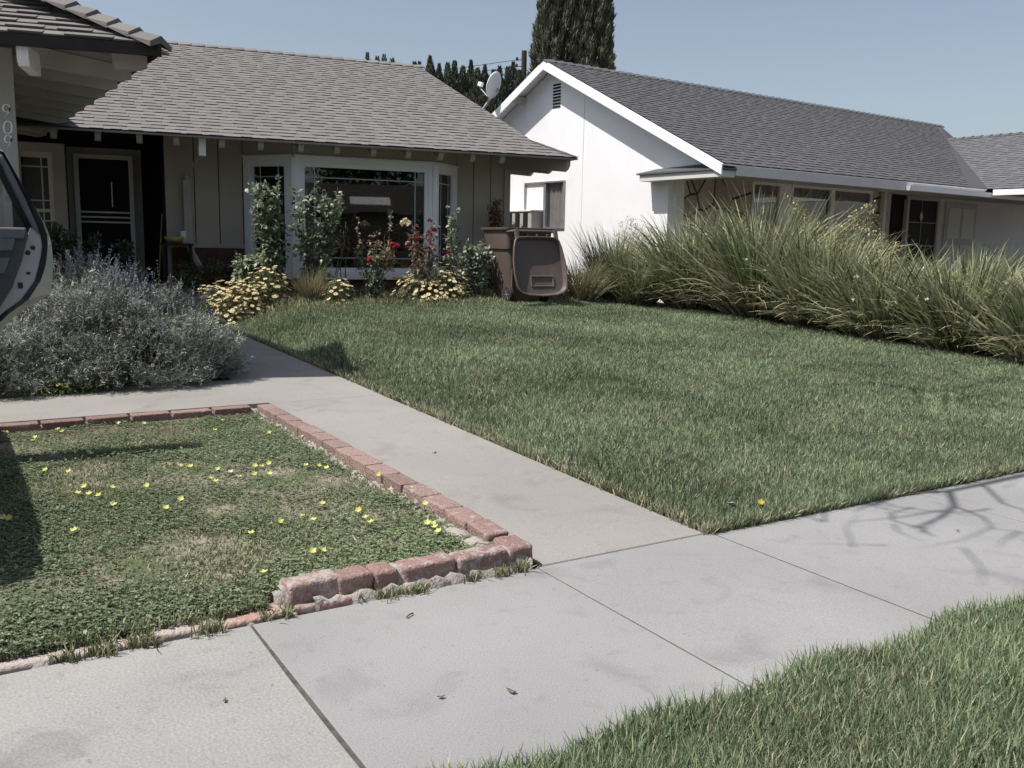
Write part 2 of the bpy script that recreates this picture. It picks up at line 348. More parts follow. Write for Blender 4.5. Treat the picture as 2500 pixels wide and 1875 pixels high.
mb1 = [(WX0, 2.99, 6.66), (WX0, 6.66, 7.86), (WX0, 7.86, 10.4)]
slab(mb, WX0, WX1, 2.992, 6.655, zw, gap=.003); slab(mb, WX0, WX1, 6.655, 7.72, zw, gap=.0001, bev=.001); slab(mb, WX0, WX1, 7.72, 10.3, zw, gap=.003)
slab(mb, WX0-1.2, WX1, 10.3, 13.4, zw, gap=.003)
slab(mb, -2.5, WX0, 6.68, 7.72, zw, gap=.001, bev=.002)
tag(obj('walkway', mb, 'walk'), kind='structure')
# small things lying on the concrete
def leaf_bit(u, v, s, kind, lab, cat='leaf'):
    p = G(u, v) if v < 1300 else onz(u, v, 0.); z0 = .004 if v > 1300 else zw(p[0], p[1])+.003
    mb = MB(); a = random.uniform(0, 3); n = 9; top = []
    for i in range(n):
        t = 2*math.pi*i/n; rx = s*(1+.25*math.sin(3*t+a)); top.append((p[0]+rx*math.cos(t)*math.cos(a)-.45*rx*math.sin(t)*math.sin(a), p[1]+rx*math.cos(t)*math.sin(a)+.45*rx*math.sin(t)*math.cos(a), z0+.004*abs(math.cos(t))))
    mb.prism(top, (0, 0, .002)); o = obj(kind, mb, 'stem', origin=(p[0], p[1], z0)); tag(o, lab, cat)
leaf_bit(1061, 1107, .016, 'dead_leaf', 'small dark leaf lying in the middle of the walkway')
leaf_bit(1249, 1692, .017, 'dead_leaf', 'dark leaf on the sidewalk slab nearest the camera, right of its twin')
leaf_bit(1077, 1706, .011, 'dead_leaf', 'smaller brown leaf scrap on the sidewalk slab left of the larger leaf')
leaf_bit(549, 1714, .010, 'dead_leaf', 'small leaf scrap on the rough driveway slab')
leaf_bit(2337, 1298, .012, 'dead_leaf', 'dark leaf on the far sidewalk slab among the branch shadows')
p = onz(1002, 1506, 0); mb = MB(); mb.tube([p+[-.02, -.01, .006], p+[0, .004, .009], p+[.016, .012, .006]], .003, 5); tag(obj('twig', mb, 'stem', origin=p), 'short dark twig on the sidewalk below the brick border', 'twig')
p = onz(2255, 1205, 0); mb = MB(); mb.tube([p+[-.19, .03, .006], p+[0, .0, .009], p+[.1, -.03, .006]], .0025, 5); tag(obj('twig', mb, 'stem', origin=p), 'long thin twig lying on the sidewalk beside the lawn edge', 'twig')

# ============================================================ BRICK EDGING
be = thing('brick_edging', 'red brick border of mortared bricks around the clover planter', 'brick edging', (2, 3.05, 0))
def brick(c, d, rz, tilt=0, col=(.30, .13, .10), r=.013, jag=.0028, name='brick', mk='brick', parent=None, pale=.12, roll=0.):
    bm = bmesh.new(); bmesh.ops.create_cube(bm, size=1); bmesh.ops.scale(bm, vec=d, verts=bm.verts)
    bmesh.ops.bevel(bm, geom=bm.edges[:], offset=r, segments=3, affect='EDGES', profile=.6)
    bmesh.ops.subdivide_edges(bm, edges=[e for e in bm.edges if e.calc_length() > .035], cuts=2, use_grid_fill=True)
    sx = random.random()*9
    for v in bm.verts:
        q = v.co*38+Vector((sx, sx*2, sx)); from_n = math.sin(q.x+1.3*math.sin(q.y))*math.sin(q.y*1.2+q.z)+.6*math.sin(q.z*2.3+q.x*1.7); v.co += v.co.normalized()*from_n*jag+Vector([random.uniform(-.0009, .0009) for _ in range(3)])
    mt = Matrix.Translation(c) @ Matrix.Rotation(rz, 4, 'Z') @ Matrix.Rotation(tilt, 4, 'Y') @ Matrix.Rotation(roll, 4, 'X'); bm.transform(mt)
    mb = MB(); cs = []
    k = random.uniform(.85, 1.18)
    cent = Vector(c)
    base = [x*k for x in col]
    mb.v = [tuple(v.co) for v in bm.verts]; bm.verts.index_update()
    for f in bm.faces:
        mb.f.append(tuple(v.index for v in f.verts)); mb.c.append([*base, min(.26, .02+pale*.24)])
    bm.free(); o = obj(name, mb, mk, parent or be, smooth=True)
    return o
RED = (.26, .185, .165)
# along the walkway (measured joints), flush with the walk at the far end
yj = [3.19, 3.40, 3.62, 3.85, 4.08, 4.31, 4.54, 4.77, 5.0, 5.22, 5.44, 5.67, 5.9, 6.13, 6.36, 6.58]
for i in range(len(yj)-1):
    y0, y1 = yj[i], yj[i+1]; L = y1-y0-.007; z = .058+.001*i+random.uniform(-.003, .003)
    cl = RED if i > 2 else (.28, .19, .17)
    brick((1.945+random.uniform(-.004, .004)+(.0 if i > 2 else -.006*(2-i)), (y0+y1)/2, z), (.108, L, .075), random.uniform(-.02, .02)+(-.07 if i < 2 else 0), random.uniform(-.03, .03), cl, r=.012 if i < 4 else .006, jag=.004 if i < 4 else .0015, pale=.3 if i < 4 else .08)
# corner and street row
rowB = [((1.925, 3.075), (.115, .15, .105), 1.57*0, .30), ((1.745, 3.045), (.225, .105, .10), .02, .6), ((1.515, 3.052), (.215, .105, .10), .04, .4), ((1.335, 3.062), (.095, .105, .10), .03, .1), ((1.215, 3.066), (.135, .105, .10), .04, .15), ((1.065, 3.075), (.205, .105, .105), .05, .75)]
for (xy, d, rz, pal) in rowB:
    brick((xy[0], xy[1], .052), (d[0], d[1], d[2]*.86), rz, random.uniform(-.03, .03), (.245, .16, .14), r=.016, jag=.004, pale=pal, roll=random.uniform(-.04, .04))
# low lower course running on to the left, half buried
xj = [1.9, 1.66, 1.44, 1.2, .98, .74, .5, .27, .02, -.22, -.48, -.75, -1.0, -1.3]
for i in range(len(xj)-1):
    a, b = xj[i+1], xj[i]
    brick(((a+b)/2, 3.04+random.uniform(-.006, .006)+.012*(i > 3), (-.012 if i < 4 else -.021)+random.uniform(-.006, .003)), (b-a-.012, .11, .075), random.uniform(-.03, .03), random.uniform(-.03, .03), (.33, .21, .175) if i < 5 else (.40, .31, .27), r=.014, jag=.006, pale=.5 if i < 5 else 1.0)
# far row by the crossing walkway
xc = [1.86, 1.58, 1.30, 1.03, .75, .48, .2, -.08, -.36, -.64, -.92, -1.2, -1.5, -1.8]
for i in range(len(xc)-1):
    a, b = xc[i+1], xc[i]
    brick(((a+b)/2, 6.625+.004*math.sin(i), .058+random.uniform(-.003, .003)), (b-a-.018, .10, .075), random.uniform(-.012, .012), 0, (.24, .16, .14), r=.007, jag=.002, pale=.1)
mb = MB()
def strip(pts, w0, zt, jz=.006, n=14):
    """lumpy mortar band along a polyline"""
    for a, b in zip(pts[:-1], pts[1:]):
        a = np.array(a, float); b = np.array(b, float); L = np.linalg.norm(b-a); k = max(3, int(L/.03)); d = (b-a)/L; s = np.array([-d[1], d[0]])
        vs = []
        for i in range(k+1):
            q = a+d*L*i/k; wv = w0*(1+random.uniform(-.3, .3)); zt2 = zt+random.uniform(-jz, jz)
            vs += [(*(q-s*wv), -.03), (*(q-s*wv*.7), zt2-.006), (*(q+s*wv*.0), zt2), (*(q+s*wv*.7), zt2-.008), (*(q+s*wv), -.03)]
        mb.add(vs, [(i*5+j, i*5+j+1, (i+1)*5+j+1, (i+1)*5+j) for i in range(k) for j in range(4)])
strip([(1.93, 3.2), (1.935, 6.6)], .052, .068); strip([(.95, 3.08), (1.96, 3.05)], .054, .085, .008); strip([(-1.8, 6.625), (1.95, 6.625)], .048, .068)
strip([(-1.3, 3.055), (1.0, 3.045), (1.93, 3.035)], .06, .008, .008); strip([(1.05, 3.012), (1.96, 2.998)], .026, .036, .014); strip([(.93, 3.10), (1.9, 3.09)], .04, .05, .012); strip([(1.87, 3.2), (1.875, 6.5)], .04, .045, .012); strip([(1.86, 3.12), (1.83, 3.45)], .055, .062, .01)
obj('mortar', mb, 'mortar', be, smooth=True)

# ============================================================ SHINGLED ROOFS
def clip(poly, cv):
    """Sutherland-Hodgman: poly (list of 2D) by convex ccw cv"""
    out = poly
    for i in range(len(cv)):
        a = cv[i]; b = cv[(i+1) % len(cv)]; inp = out; out = []
        if not inp: return []
        side = lambda p: (b[0]-a[0])*(p[1]-a[1])-(b[1]-a[1])*(p[0]-a[0])
        for j in range(len(inp)):
            p, q = inp[j], inp[(j+1) % len(inp)]; sp, sq = side(p), side(q)
            if sp >= 0: out.append(p)
            if sp*sq < 0: t = sp/(sp-sq); out.append((p[0]+(q[0]-p[0])*t, p[1]+(q[1]-p[1])*t))
    return out
def shingles(mb, O, a, b, polys, expo=.145, col=(.2, .19, .18), var=.07, tabw=(.12, .30), th=.0075, tabp=.55, tabdark=.9):
    """courses of laminated shingles on plane O + a*s + b*t (a along the eave, b up the slope); polys convex ccw"""
    a = np.array(a, float); b = np.array(b, float); nn = np.cross(a, b); nn /= np.linalg.norm(nn)
    nn = nn if nn[2] > 0 else -nn; O = np.array(O, float)
    for cv in polys:
        s0 = min(p[0] for p in cv); s1 = max(p[0] for p in cv); t0 = min(p[1] for p in cv); t1 = max(p[1] for p in cv)
        base = [O+a*p[0]+b*p[1] for p in cv]; mb.add(base, [tuple(range(len(cv)))], [c*.8 for c in col])
        t = t0; k = 0
        while t < t1:
            # tilted course, thick at its lower (butt) edge
            def put(x0, x1, y0, y1, h0, h1, c):
                q = clip([(x0, y0), (x1, y0), (x1, y1), (x0, y1)], cv)
                if len(q) < 3: return
                hh = lambda y: h0+(h1-h0)*(y-y0)/(y1-y0)
                top = [O+a*p[0]+b*p[1]+nn*hh(p[1]) for p in q]; n = len(q)
                mb.add(top, [tuple(range(n))], c)
                lo = [i for i in range(n) if abs(q[i][1]-q[(i+1) % n][1]) < 1e-6 and abs(q[i][1]-y0) < 1e-6]
                for i in lo:
                    j = (i+1) % n; mb.add([top[i], top[j], top[j]-nn*h0, top[i]-nn*h0], [(0, 1, 2, 3)], [x*.6 for x in c])
            x = s0-random.random()*.3
            while x < s1:
                wd = random.uniform(.25, .33)*3; kk = 1+random.uniform(-var, var); c = [u*kk for u in col]
                put(x, x+wd, t, t+expo+.001, th, .001, c); x += wd
            x = s0-random.random()*.3
            while x < s1:
                wd = random.uniform(*tabw); kk = 1+random.uniform(-var, var)
                put(x, x+wd, t, t+expo, th*1.75, .0025, [u*kk for u in col]); x += wd+random.uniform(.06, .22)
            t += expo; k += 1
def caps(mb, p, q, a, b, n, col, wd=.13, lift=.015, var=.1):
    """ridge/hip caps from p (low) to q (high); a, b unit vectors down each side"""
    p, q, a, b = [np.array(x, float) for x in (p, q, a, b)]; d = (q-p)/n; nn = -(a+b); nn /= np.linalg.norm(nn); nn = nn if nn[2] > 0 else -nn
    for i in range(n):
        s = p+d*i; e = p+d*(i+1.25); kk = 1+random.uniform(-var, var); c = [x*kk for x in col]; u = nn*(lift+.022); l = nn*lift*.6
        mb.add([s+a*wd+u*.7, s+u, s+b*wd+u*.7, e+a*wd+l*.5, e+l, e+b*wd+l*.5, s+a*wd, s, s+b*wd], [(0, 1, 4, 3), (1, 2, 5, 4), (0, 6, 7, 1), (1, 7, 8, 2), (0, 3, 6), (2, 8, 5)], c)

# ============================================================ LEFT HOUSE
A = Fr(8.2, 11.48, -9); ZE = 2.6; MS = .42; RL = (-1.063, 4.737)
hl = thing('ranch_house', 'grey-olive single-storey house with bay window and brown-grey shingle roof', 'house', A.P(-4, 1.2, .3))
CL = (.205, .195, .187)
rz_ = lambda ly: ZE+MS*ly
sl_ = math.sqrt(1+MS*MS); bdir = (A.ey+zz*MS)/sl_
mb = MB()
LXL = -10.6
PA = [(LXL, 0), (-.465, 0), (-.465, .644*sl_), (-.544, 1.267*sl_), (RL[0], RL[1]*sl_), (LXL, RL[1]*sl_)]
PB = [(-.465, 0), (0, 0), (-.465, .644*sl_)]
shingles(mb, A.P(0, 0, ZE), A.ex, bdir, [PA, PB], .143, CL)
# hidden hip and back slopes
K = [A.P(0, 0, ZE), A.P(-.465, .644, rz_(.644)), A.P(-.544, 1.267, rz_(1.267)), A.P(*RL, rz_(RL[1])), A.P(-.544, 8.2, rz_(1.267)), A.P(-.465, 8.83, rz_(.644)), A.P(0, 9.47, ZE)]
mb.add(K, [(0, 1, 6), (1, 2, 5), (1, 5, 6), (2, 3, 4), (2, 4, 5)], CL)
mb.add([A.P(*RL, rz_(RL[1])), A.P(LXL, RL[1], rz_(RL[1])), A.P(LXL, 9.47, ZE), A.P(0, 9.47, ZE)], [(0, 1, 2, 3)], CL)
caps(mb, A.P(RL[0]+.1, RL[1], rz_(RL[1])+.005), A.P(LXL, RL[1], rz_(RL[1])+.005), -A.ey*.92-zz*.39, A.ey*.92-zz*.39, 44, CL)
caps(mb, A.P(0, 0, ZE+.01), A.P(-.465, .644, rz_(.644)+.01), -A.ex, -A.ey*.5+A.ex*.0-A.ex*.4-zz*.1, 4, CL, .1)
obj('roof', mb, 'shingleL', hl)
mb = MB()   # roof deck under the shingles
for P_ in (PA, PB): mb.prism([A.P(0, 0, ZE-.012)+A.ex*s+bdir*t for s, t in P_], (0, 0, -.022))
mb.add([k-zz*.03 for k in K], [(0, 1, 6), (1, 2, 5), (1, 5, 6), (2, 3, 4), (2, 4, 5)])
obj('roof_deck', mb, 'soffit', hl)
def tail(fr, lx, ly0, ly1, zt, m, wd=.07, ht=.135, mk='eave', parent=None):
    """rafter tail with a rounded nose; zt(ly) is the top height"""
    prof = [(ly1, zt(ly1)), (ly1, zt(ly1)-ht), (ly0+ht*.75, zt(ly0+ht*.75)-ht)]
    for k in range(1, 6):
        an = math.pi/2*k/5; prof.append((ly0+ht*.75*(1-math.sin(an)), zt(ly0)-ht*.25-ht*.75*math.cos(an)+.0))
    prof.append((ly0, zt(ly0)))
    mb = MB(); mb.prism([fr.P(lx-wd/2, y, z) for y, z in prof], fr.ex*wd); return obj('rafter_tail', mb, mk, parent)
for u in (130, 238, 340, 430, 541, 636, 734, 822, 911, 996, 1075, 1153, 1225):
    lx = A.px(u, 345+(u-600)*.06, .12)[0]
    tail(A, lx, .07, 1.9, lambda y: rz_(y)-.035, MS, parent=hl)
for lx in (-9.6, -8.9, -8.2, -7.7): tail(A, lx, .07, 1.9, lambda y: rz_(y)-.035, MS, parent=hl)
# three splayed tails under the hip corner
for (x1, y1) in ((-.10, .10), (-.12, .62), (-.16, 1.25)):
    o_ = A.P(x1, y1, 0); dr = A.P(-.9, 1.5 if y1 < 1 else 2.0, 0)-o_; L = np.linalg.norm(dr); dr /= L; sd_ = np.array([-dr[1], dr[0], 0])
    class Q: pass
    q = Q(); q.ex = sd_; q.P = lambda a, b, z, o_=o_, dr=dr, sd_=sd_: o_*[1, 1, 0]+sd_*a+dr*b+zz*z
    tail(q, 0, 0, L, lambda y: ZE-.04+.10*y, .3, .09, .17, parent=hl)
# walls
mb = MB()
def siding(mb, fr, x0, x1, ly, z0, z1, board=.335, th=.02):
    n = max(1, round((x1-x0)/board)); w_ = (x1-x0)/n
    g_ = MB(); fr.box(g_, x0, x1, ly+.03, ly+.12, z0, z1); obj('wall_backing', g_, 'dark', hl)
    for i in range(n): fr.box(mb, x0+w_*i+.007, x0+w_*(i+1)-.007, ly-.0, ly+.031, z0+.002, z1-.002)
siding(mb, A, -5.70, -4.72, 1.2, 1.16, 3.02); obj('wall', mb, 'siding', hl); mb = MB(); siding(mb, A, -1.5, -.64, 1.2, .75, 3.02); obj('wall', mb, 'siding', hl); mb = MB()
A.box(mb, -5.70, -4.72, 1.17, 1.2, 1.17, 1.225)
obj('sill_board', mb, 'siding', hl); mb = MB()
A.box(mb, -4.72, -1.5, 1.23, 1.3, 2.46, 3.02)      # over the bay
obj('wall', mb, 'siding', hl); mb = MB()
A.box(mb, -.70, -.60, 1.17, 9.0, .35, 2.95)        # right side wall and corner
obj('wall', mb, 'siding', hl); mb = MB()
A.box(mb, -5.76, -5.66, 1.185, 2.2, .3, 3.02)
obj('wall', mb, 'siding', hl); mb = MB()
for x0, x1 in ((-8.4, -7.72), ): A.box(mb, x0, x1, 1.93, 2.0, .3, 3.02)
obj('wall', mb, 'siding', hl)
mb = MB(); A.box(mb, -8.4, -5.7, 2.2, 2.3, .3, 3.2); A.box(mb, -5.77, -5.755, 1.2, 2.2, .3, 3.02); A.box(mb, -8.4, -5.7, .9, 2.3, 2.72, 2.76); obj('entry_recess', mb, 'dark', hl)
mb = MB(); A.box(mb, -5.70, -4.72, 1.15, 1.3, .3, 1.155); obj('brick_base', mb, 'brickwall', hl)
mb = MB(); A.box(mb, -1.5, -.62, 1.15, 1.3, .3, .745); obj('brick_base', mb, 'brickwall', hl)
mb = MB(); A.box(mb, -8.4, -5.7, .9, 2.3, .33, .44); obj('porch_floor', mb, 'walk', hl)
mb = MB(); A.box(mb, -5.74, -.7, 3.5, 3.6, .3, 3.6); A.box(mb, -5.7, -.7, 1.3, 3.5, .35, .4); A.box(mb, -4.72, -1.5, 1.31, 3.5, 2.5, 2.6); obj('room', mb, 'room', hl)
# bay window
bay = [(-4.70, 1.2), (-4.10, .62), (-2.04, .62), (-1.50, 1.2)]
mb = MB()
def facet(i): return A.P(*bay[i], 0), A.P(*bay[i+1], 0)
def seg(mb, i, a, b, z0, z1, o0, o1):
    p, q = facet(i); d = (q-p)/np.linalg.norm(q-p); n = np.array([d[1], -d[0], 0]); L = np.linalg.norm(q-p)
    a = a if a >= 0 else L+a; b = b if b > 0 else L+b
    mb.box(p+d*(a+b)/2+n*(o0+o1)/2+zz*(z0+z1)/2, (b-a, abs(o1-o0), z1-z0), d, n)
ZB0, ZB1 = .80, 2.42
bw = MB()
for i in range(3):
    seg(bw, i, 0, 0, ZB1+.03, ZB1+.055, -.02, .045)   # thin head cap
    seg(bw, i, 0, 0, ZB1-.04, ZB1+.029, -.05, .02); seg(bw, i, 0, 0, ZB0, ZB0+.06, -.05, .028)
    seg(bw, i, 0, 0, ZB0-.045, ZB0-.002, -.05, .04)
    seg(bw, i, 0, .10, ZB0+.06, ZB1-.04, -.05, .018); seg(bw, i, -.10, 0, ZB0+.06, ZB1-.04, -.05, .018)
for k, (x, y) in enumerate(bay[1:3]):
    c = A.P(x, y, 0); bw.lathe([(.055, ZB0-.03), (.055, ZB1+.02)], c, 8)
byo = obj('bay_window', bw, 'whitetrim', hl)
hd = MB()
for i in range(3): seg(hd, i, .001, -.001, ZB1+.056, 2.80, -.05, .002)
obj('header', hd, 'siding', hl)
bb = MB()
for i in range(3): seg(bb, i, 0, 0, .3, ZB0-.05, -.1, .0)
obj('brick_base', bb, 'brickwall', hl)
vf = MB(); gl_ = MB(); mu = MB()
for i in range(3):
    p, q = facet(i); L = np.linalg.norm(q-p); e = .125
    seg(vf, i, .10, e+.03, ZB0+.06, ZB1-.04, -.045, .0); seg(vf, i, L-e-.03, L-.10, ZB0+.06, ZB1-.04, -.045, .0)
    seg(vf, i, e+.03, L-e-.03, ZB1-.10, ZB1-.04, -.045, -.002); seg(vf, i, e+.03, L-e-.03, ZB0+.06, ZB0+.12, -.045, -.002)
    a0, a1, z0, z1 = e+.03, L-e-.03, ZB0+.12, ZB1-.10
    seg(gl_, i, a0, a1, z0, z1, -.034, -.028)
    o_ = .14 if i == 1 else .11; bt = .014
    for a in (a0+o_, a1-o_): seg(mu, i, a-bt/2, a+bt/2, z0, z1, -.027, -.019)
    for z in (z0+.14, z1-.14): seg(mu, i, a0, a1, z-bt/2, z+bt/2, -.026, -.018)
obj('frame', vf, 'vinyl', byo); obj('glass_pane', gl_, 'glass', byo); obj('muntin', mu, 'muntin', byo)
# screen door, casing and entry window
mb = MB()
A.box(mb, -7.02, -6.94, 2.13, 2.2, .4, 2.55); A.box(mb, -6.15, -6.04, 2.13, 2.2, .4, 2.55); A.box(mb, -6.94, -6.15, 2.13, 2.2, 2.46, 2.55)
obj('door_casing', mb, 'greytrim', hl)
sdm = MB(); A.box(sdm, -6.935, -6.87, 2.09, 2.125, .45, 2.455); A.box(sdm, -6.215, -6.155, 2.09, 2.125, .45, 2.455); A.box(sdm, -6.87, -6.215, 2.09, 2.125, 2.395, 2.455); A.box(sdm, -6.87, -6.215, 2.09, 2.125, .45, .58)
sdo = obj('screen_door', sdm, 'creamwood', hl)
for zc in (1.645, 1.575, 1.505):
    mb = MB(); A.box(mb, -6.87, -6.215, 2.095, 2.118, zc-.012, zc+.012); obj('push_bar', mb, 'creamwood', sdo)
mb = MB(); A.box(mb, -6.87, -6.215, 2.128, 2.14, .58, 2.395); obj('door_leaf', mb, 'dark', sdo)
mb = MB(); A.box(mb, -6.455, -6.44, 2.10, 2.127, 1.72, 2.08); obj('chime', mb, 'blind', sdo)
wn = MB(); A.box(wn, -7.72, -7.58, 1.87, 2.1, .95, 2.56); A.box(wn, -7.19, -7.03, 1.87, 2.1, .45, 2.56); A.box(wn, -7.58, -7.19, 1.87, 2.1, 2.44, 2.56)
wno = obj('entry_window', wn, 'eave', hl)
mb = MB(); A.box(mb, -7.25, -7.192, 1.90, 1.96, .95, 2.438); A.box(mb, -7.58, -7.25, 1.90, 1.96, 2.36, 2.438); A.box(mb, -7.58, -7.25, 1.91, 1.96, 1.62, 1.665); obj('sash', mb, 'creamwood', wno)
mb = MB()
for x in (-7.33,): A.box(mb, x-.008, x+.008, 1.925, 1.935, 1.0, 2.36)
for z in (2.24, 1.78, 1.50): A.box(mb, -7.58, -7.25, 1.924, 1.936, z-.008, z+.008)
obj('muntin', mb, 'creamwood', wno)
mb = MB(); A.box(mb, -7.58, -7.25, 1.937, 1.945, .95, 2.36); obj('glass_pane', mb, 'glass', wno)
mb = MB(); A.box(mb, -7.56, -7.26, 1.99, 2.0, .95, 2.36); obj('curtain', mb, 'greytrim', wno)
# downspout: outlet on the eave, sloping pipe, vertical pipe
dl = A.px(458, 500, 1.15)[0]; ox, oz = A.px(494, 355, .15)
mb = MB(); A.box(mb, ox-.045, ox+.04, .12, .24, oz-.13, oz+.09); q0 = A.P(ox, .2, oz-.08); q1 = A.P(dl, 1.12, 2.16)
dso = obj('downspout_outlet', mb, 'whitewood', hl)
mb = MB(); mb.tube([q0, q1], .022, 6); mb.tube([q1, A.P(dl, 1.13, 2.05)], .03, 6); obj('downspout_elbow', mb, 'siding', hl)
mb = MB(); A.box(mb, dl-.055, dl+.045, 1.07, 1.17, 1.22, 2.09); mb.tube([A.P(dl, 1.12, 1.25), A.P(dl+.03, 1.06, 1.1), A.P(dl+.12, .9, .9)], .045, 6); obj('downspout', mb, 'eave', hl)
# garage wing with its big eave
ZG = 2.74
Tp = onz(394, 124, ZG); Fl = onz(0, 94, ZG); Bk = onz(116, 318, ZG)
dF = (Fl-Tp); dF /= np.linalg.norm(dF); dB = (Bk-Tp); dB /= np.linalg.norm(dB)
Fl = Tp+dF*7.; Bk2 = Tp+dB*9.5
hipd = onpl(0, -5, np.cross(dF, [0, 0, 1]), Tp-np.cross(dF, [0, 0, 1])*0)-Tp
# front slope plane: 22 degrees; hip runs at 45 degrees in plan
inn = np.array([-dF[1], dF[0], 0.]); inn = inn if inn@dB > 0 else -inn
inb = np.array([-dB[1], dB[0], 0.]); inb = inb if inb@dF > 0 else -inb
mG = .46; sG = math.sqrt(1+mG*mG); hipP = Tp+(inn+inb)*3.4+zz*mG*3.4
mb = MB(); bF = (inn+zz*mG)/sG; Z0 = zz*.05
s_h = (hipP-Tp)@dF; PG = [(0, 0), (s_h, 3.4*sG), (7, 3.4*sG), (7, 0)]
area = sum(PG[i][0]*PG[(i+1) % 4][1]-PG[(i+1) % 4][0]*PG[i][1] for i in range(4))
if area < 0: PG = PG[::-1]
shingles(mb, Tp+Z0, dF, bF, [PG], .15, CL, th=.013, tabw=(.2, .4))
mb.add([Tp+Z0, Tp+Z0+dB*9.5, hipP+Z0+dB*6, hipP+Z0], [(0, 1, 2, 3)], CL)
caps(mb, Tp+Z0*1.1, hipP+Z0*1.1, -(inn+zz*mG)/sG*.7+dF*.5, -(inb+zz*mG)/sG*.7+dB*.5, 20, CL, .15, .035)
obj('garage_roof', mb, 'shingleL', hl)
mb = MB()
mb.prism([Tp+zz*.045, Tp+dF*7+zz*.045, Tp+dF*7-zz*.04, Tp-zz*.04], inn*.03)
mb.prism([Tp+zz*.045+inb*.0, Tp+dB*9.5+zz*.045, Tp+dB*9.5-zz*.03, Tp-zz*.03], inb*.03)
obj('fascia', mb, 'door', hl)
mb = MB()
# soffit boards between exposed rafters, sloping up with the roof
for k in range(15):
    a = Tp+dB*(k*.62+.02); w1 = min(1.7, k*.62+.02); w2 = min(1.7, k*.62+.6); mm = mG*.265; c = [a, a+dB*.6, a+dB*.6+inb*w2+zz*mm*w2, a+inb*w1+zz*mm*w1]; mb.prism(c, (0, 0, .015))
mb.prism([Tp+inn*.03, Tp+dF*7+inn*.03, Tp+dF*7+inn*1.3+zz*.2, Tp+inn*1.3+zz*.2], (0, 0, .02))
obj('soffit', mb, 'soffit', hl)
for k in range(14):
    a = Tp+dB*(k*.62+.31)+inb*.04; mb = MB(); d_ = inb+zz*.12; e_ = min(1.6, k*.62+.25); pr = [a, a-zz*.09, a+d_*.1-zz*.13, a+d_*e_-zz*.15, a+d_*e_]; mb.prism(pr, dB*.09); obj('rafter_tail', mb, 'eave', hl)
a = Tp+dF*.95+inn*.06; mb = MB(); mb.prism([a-zz*.03, a-zz*.12, a+inn*.04-zz*.17, a+inn*.5-zz*.17, a+inn*.5-zz*.0], dF*.08); obj('rafter_tail', mb, 'whitewood', hl)
PXc, PYc = .60, 8.85
mb = MB(); mb.box((PXc-2.5, PYc+.12, 1.5), (4.98, .1, 2.6)); mb.box((PXc-.06, PYc+2.3, 1.5), (.1, 4.2, 2.6)); obj('garage_wall', mb, 'post', hl)
mb = MB(); mb.box((PXc-.065, PYc+.03, 1.5), (.13, .08, 2.62)); obj('corner_board', mb, 'post', hl, bevel=.004)
# house number, thin-and-thick strokes
def ring(cx, cz, rx, rz, t0, t1, n=28, a0=0., a1=2*math.pi, lean=.08):
    out = []
    for i in range(n+1):
        a = a0+(a1-a0)*i/n; tk = t0+(t1-t0)*abs(math.cos(a)); co, si = math.cos(a), math.sin(a)
        for r in (1, -1): x = (rx+r*tk/2)*co; z = (rz+r*tk/2)*si; out.append((cx+x+lean*z, cz+z))
    return out
def digit(ch, z):
    mb = MB(); y = PYc-.012; x0 = PXc-.065
    def band(pts):
        n = len(pts)//2
        f = [(x0+px_, y, z+pz) for px_, pz in pts]; b = [(q[0], y-.006, q[2]) for q in f]
        mb.add(f+b, [(2*i, 2*i+1, 2*i+3, 2*i+2) for i in range(n-1)]+[(2*n+2*i, 2*n+2*i+1, 2*n+2*i+3, 2*n+2*i+2) for i in range(n-1)]+[(2*i, 2*i+2, 2*n+2*i+2, 2*n+2*i) for i in range(n-1)]+[(2*i+1, 2*i+3, 2*n+2*i+3, 2*n+2*i+1) for i in range(n-1)])
    if ch == '0': band(ring(0, 0, .030, .052, .006, .014))
    else:
        band(ring(-.003, .022, .025, .030, .006, .013))
        out = []
        for i in range(15):
            t = i/14; x = .022-.045*t**2.0; zc = .03-.085*t; tk = .013*(1-.75*t); out += [(x+tk/2, zc), (x-tk/2, zc)]
        band(out)
    return obj('house_number', mb, 'whitewood', hl)
for ch, (u, v) in zip('909', ((25, 272), (25, 312), (27, 347))): digit(ch, aty(u, v, PYc)[2])

# ============================================================ RIGHT HOUSE
B = Fr(10.337, 10.627, 4)
hr = thing('white_house', 'white stucco house with gable end and slate-grey shingle roof behind the hedge', 'house', B.P(3, 3, .4))
mR = .475; sR = math.sqrt(1+mR*mR); GY = 4.59; ZP = ZE+mR*GY; bR = (B.ey+zz*mR)/sR; CR = (.122, .121, .127)
rr = lambda ly: ZE+mR*(ly if ly < GY else 2*GY-ly)
mb = MB()
shingles(mb, B.P(0, 0, ZE), B.ex, bR, [[(0, 0), (7.93, 0), (12.0, 3.29*sR), (13.9, GY*sR), (0, GY*sR)]], .135, CR, .09)
bW = (B.ex*4.07+zz*1.56); lW = np.linalg.norm(bW); bW /= lW     # wing slope faces left
shingles(mb, B.P(7.93, 0, ZE), -B.ey, bW, [[(-3.29, 4.36), (0, 0), (4.6, 0), (4.6, 4.36)][::1]], .15, [c*1.15 for c in CR], .10)
mb.add([B.P(-.0, GY, ZP), B.P(13.9, GY, ZP), B.P(13.9, 2*GY, ZE), B.P(0, 2*GY, ZE)], [(0, 1, 2, 3)], CR)
mb.add([B.P(13.9, GY, ZP), B.P(17, GY, ZE+.4), B.P(17, 9.2, ZE), B.P(13.9, 9.2, ZE)], [(0, 1, 2, 3)], CR)
mb.add([B.P(12, 3.29, ZE+1.563), B.P(12, -4.6, ZE+1.563), B.P(16, -4.6, ZE), B.P(16, 4, ZE)], [(0, 1, 2, 3)], CR)
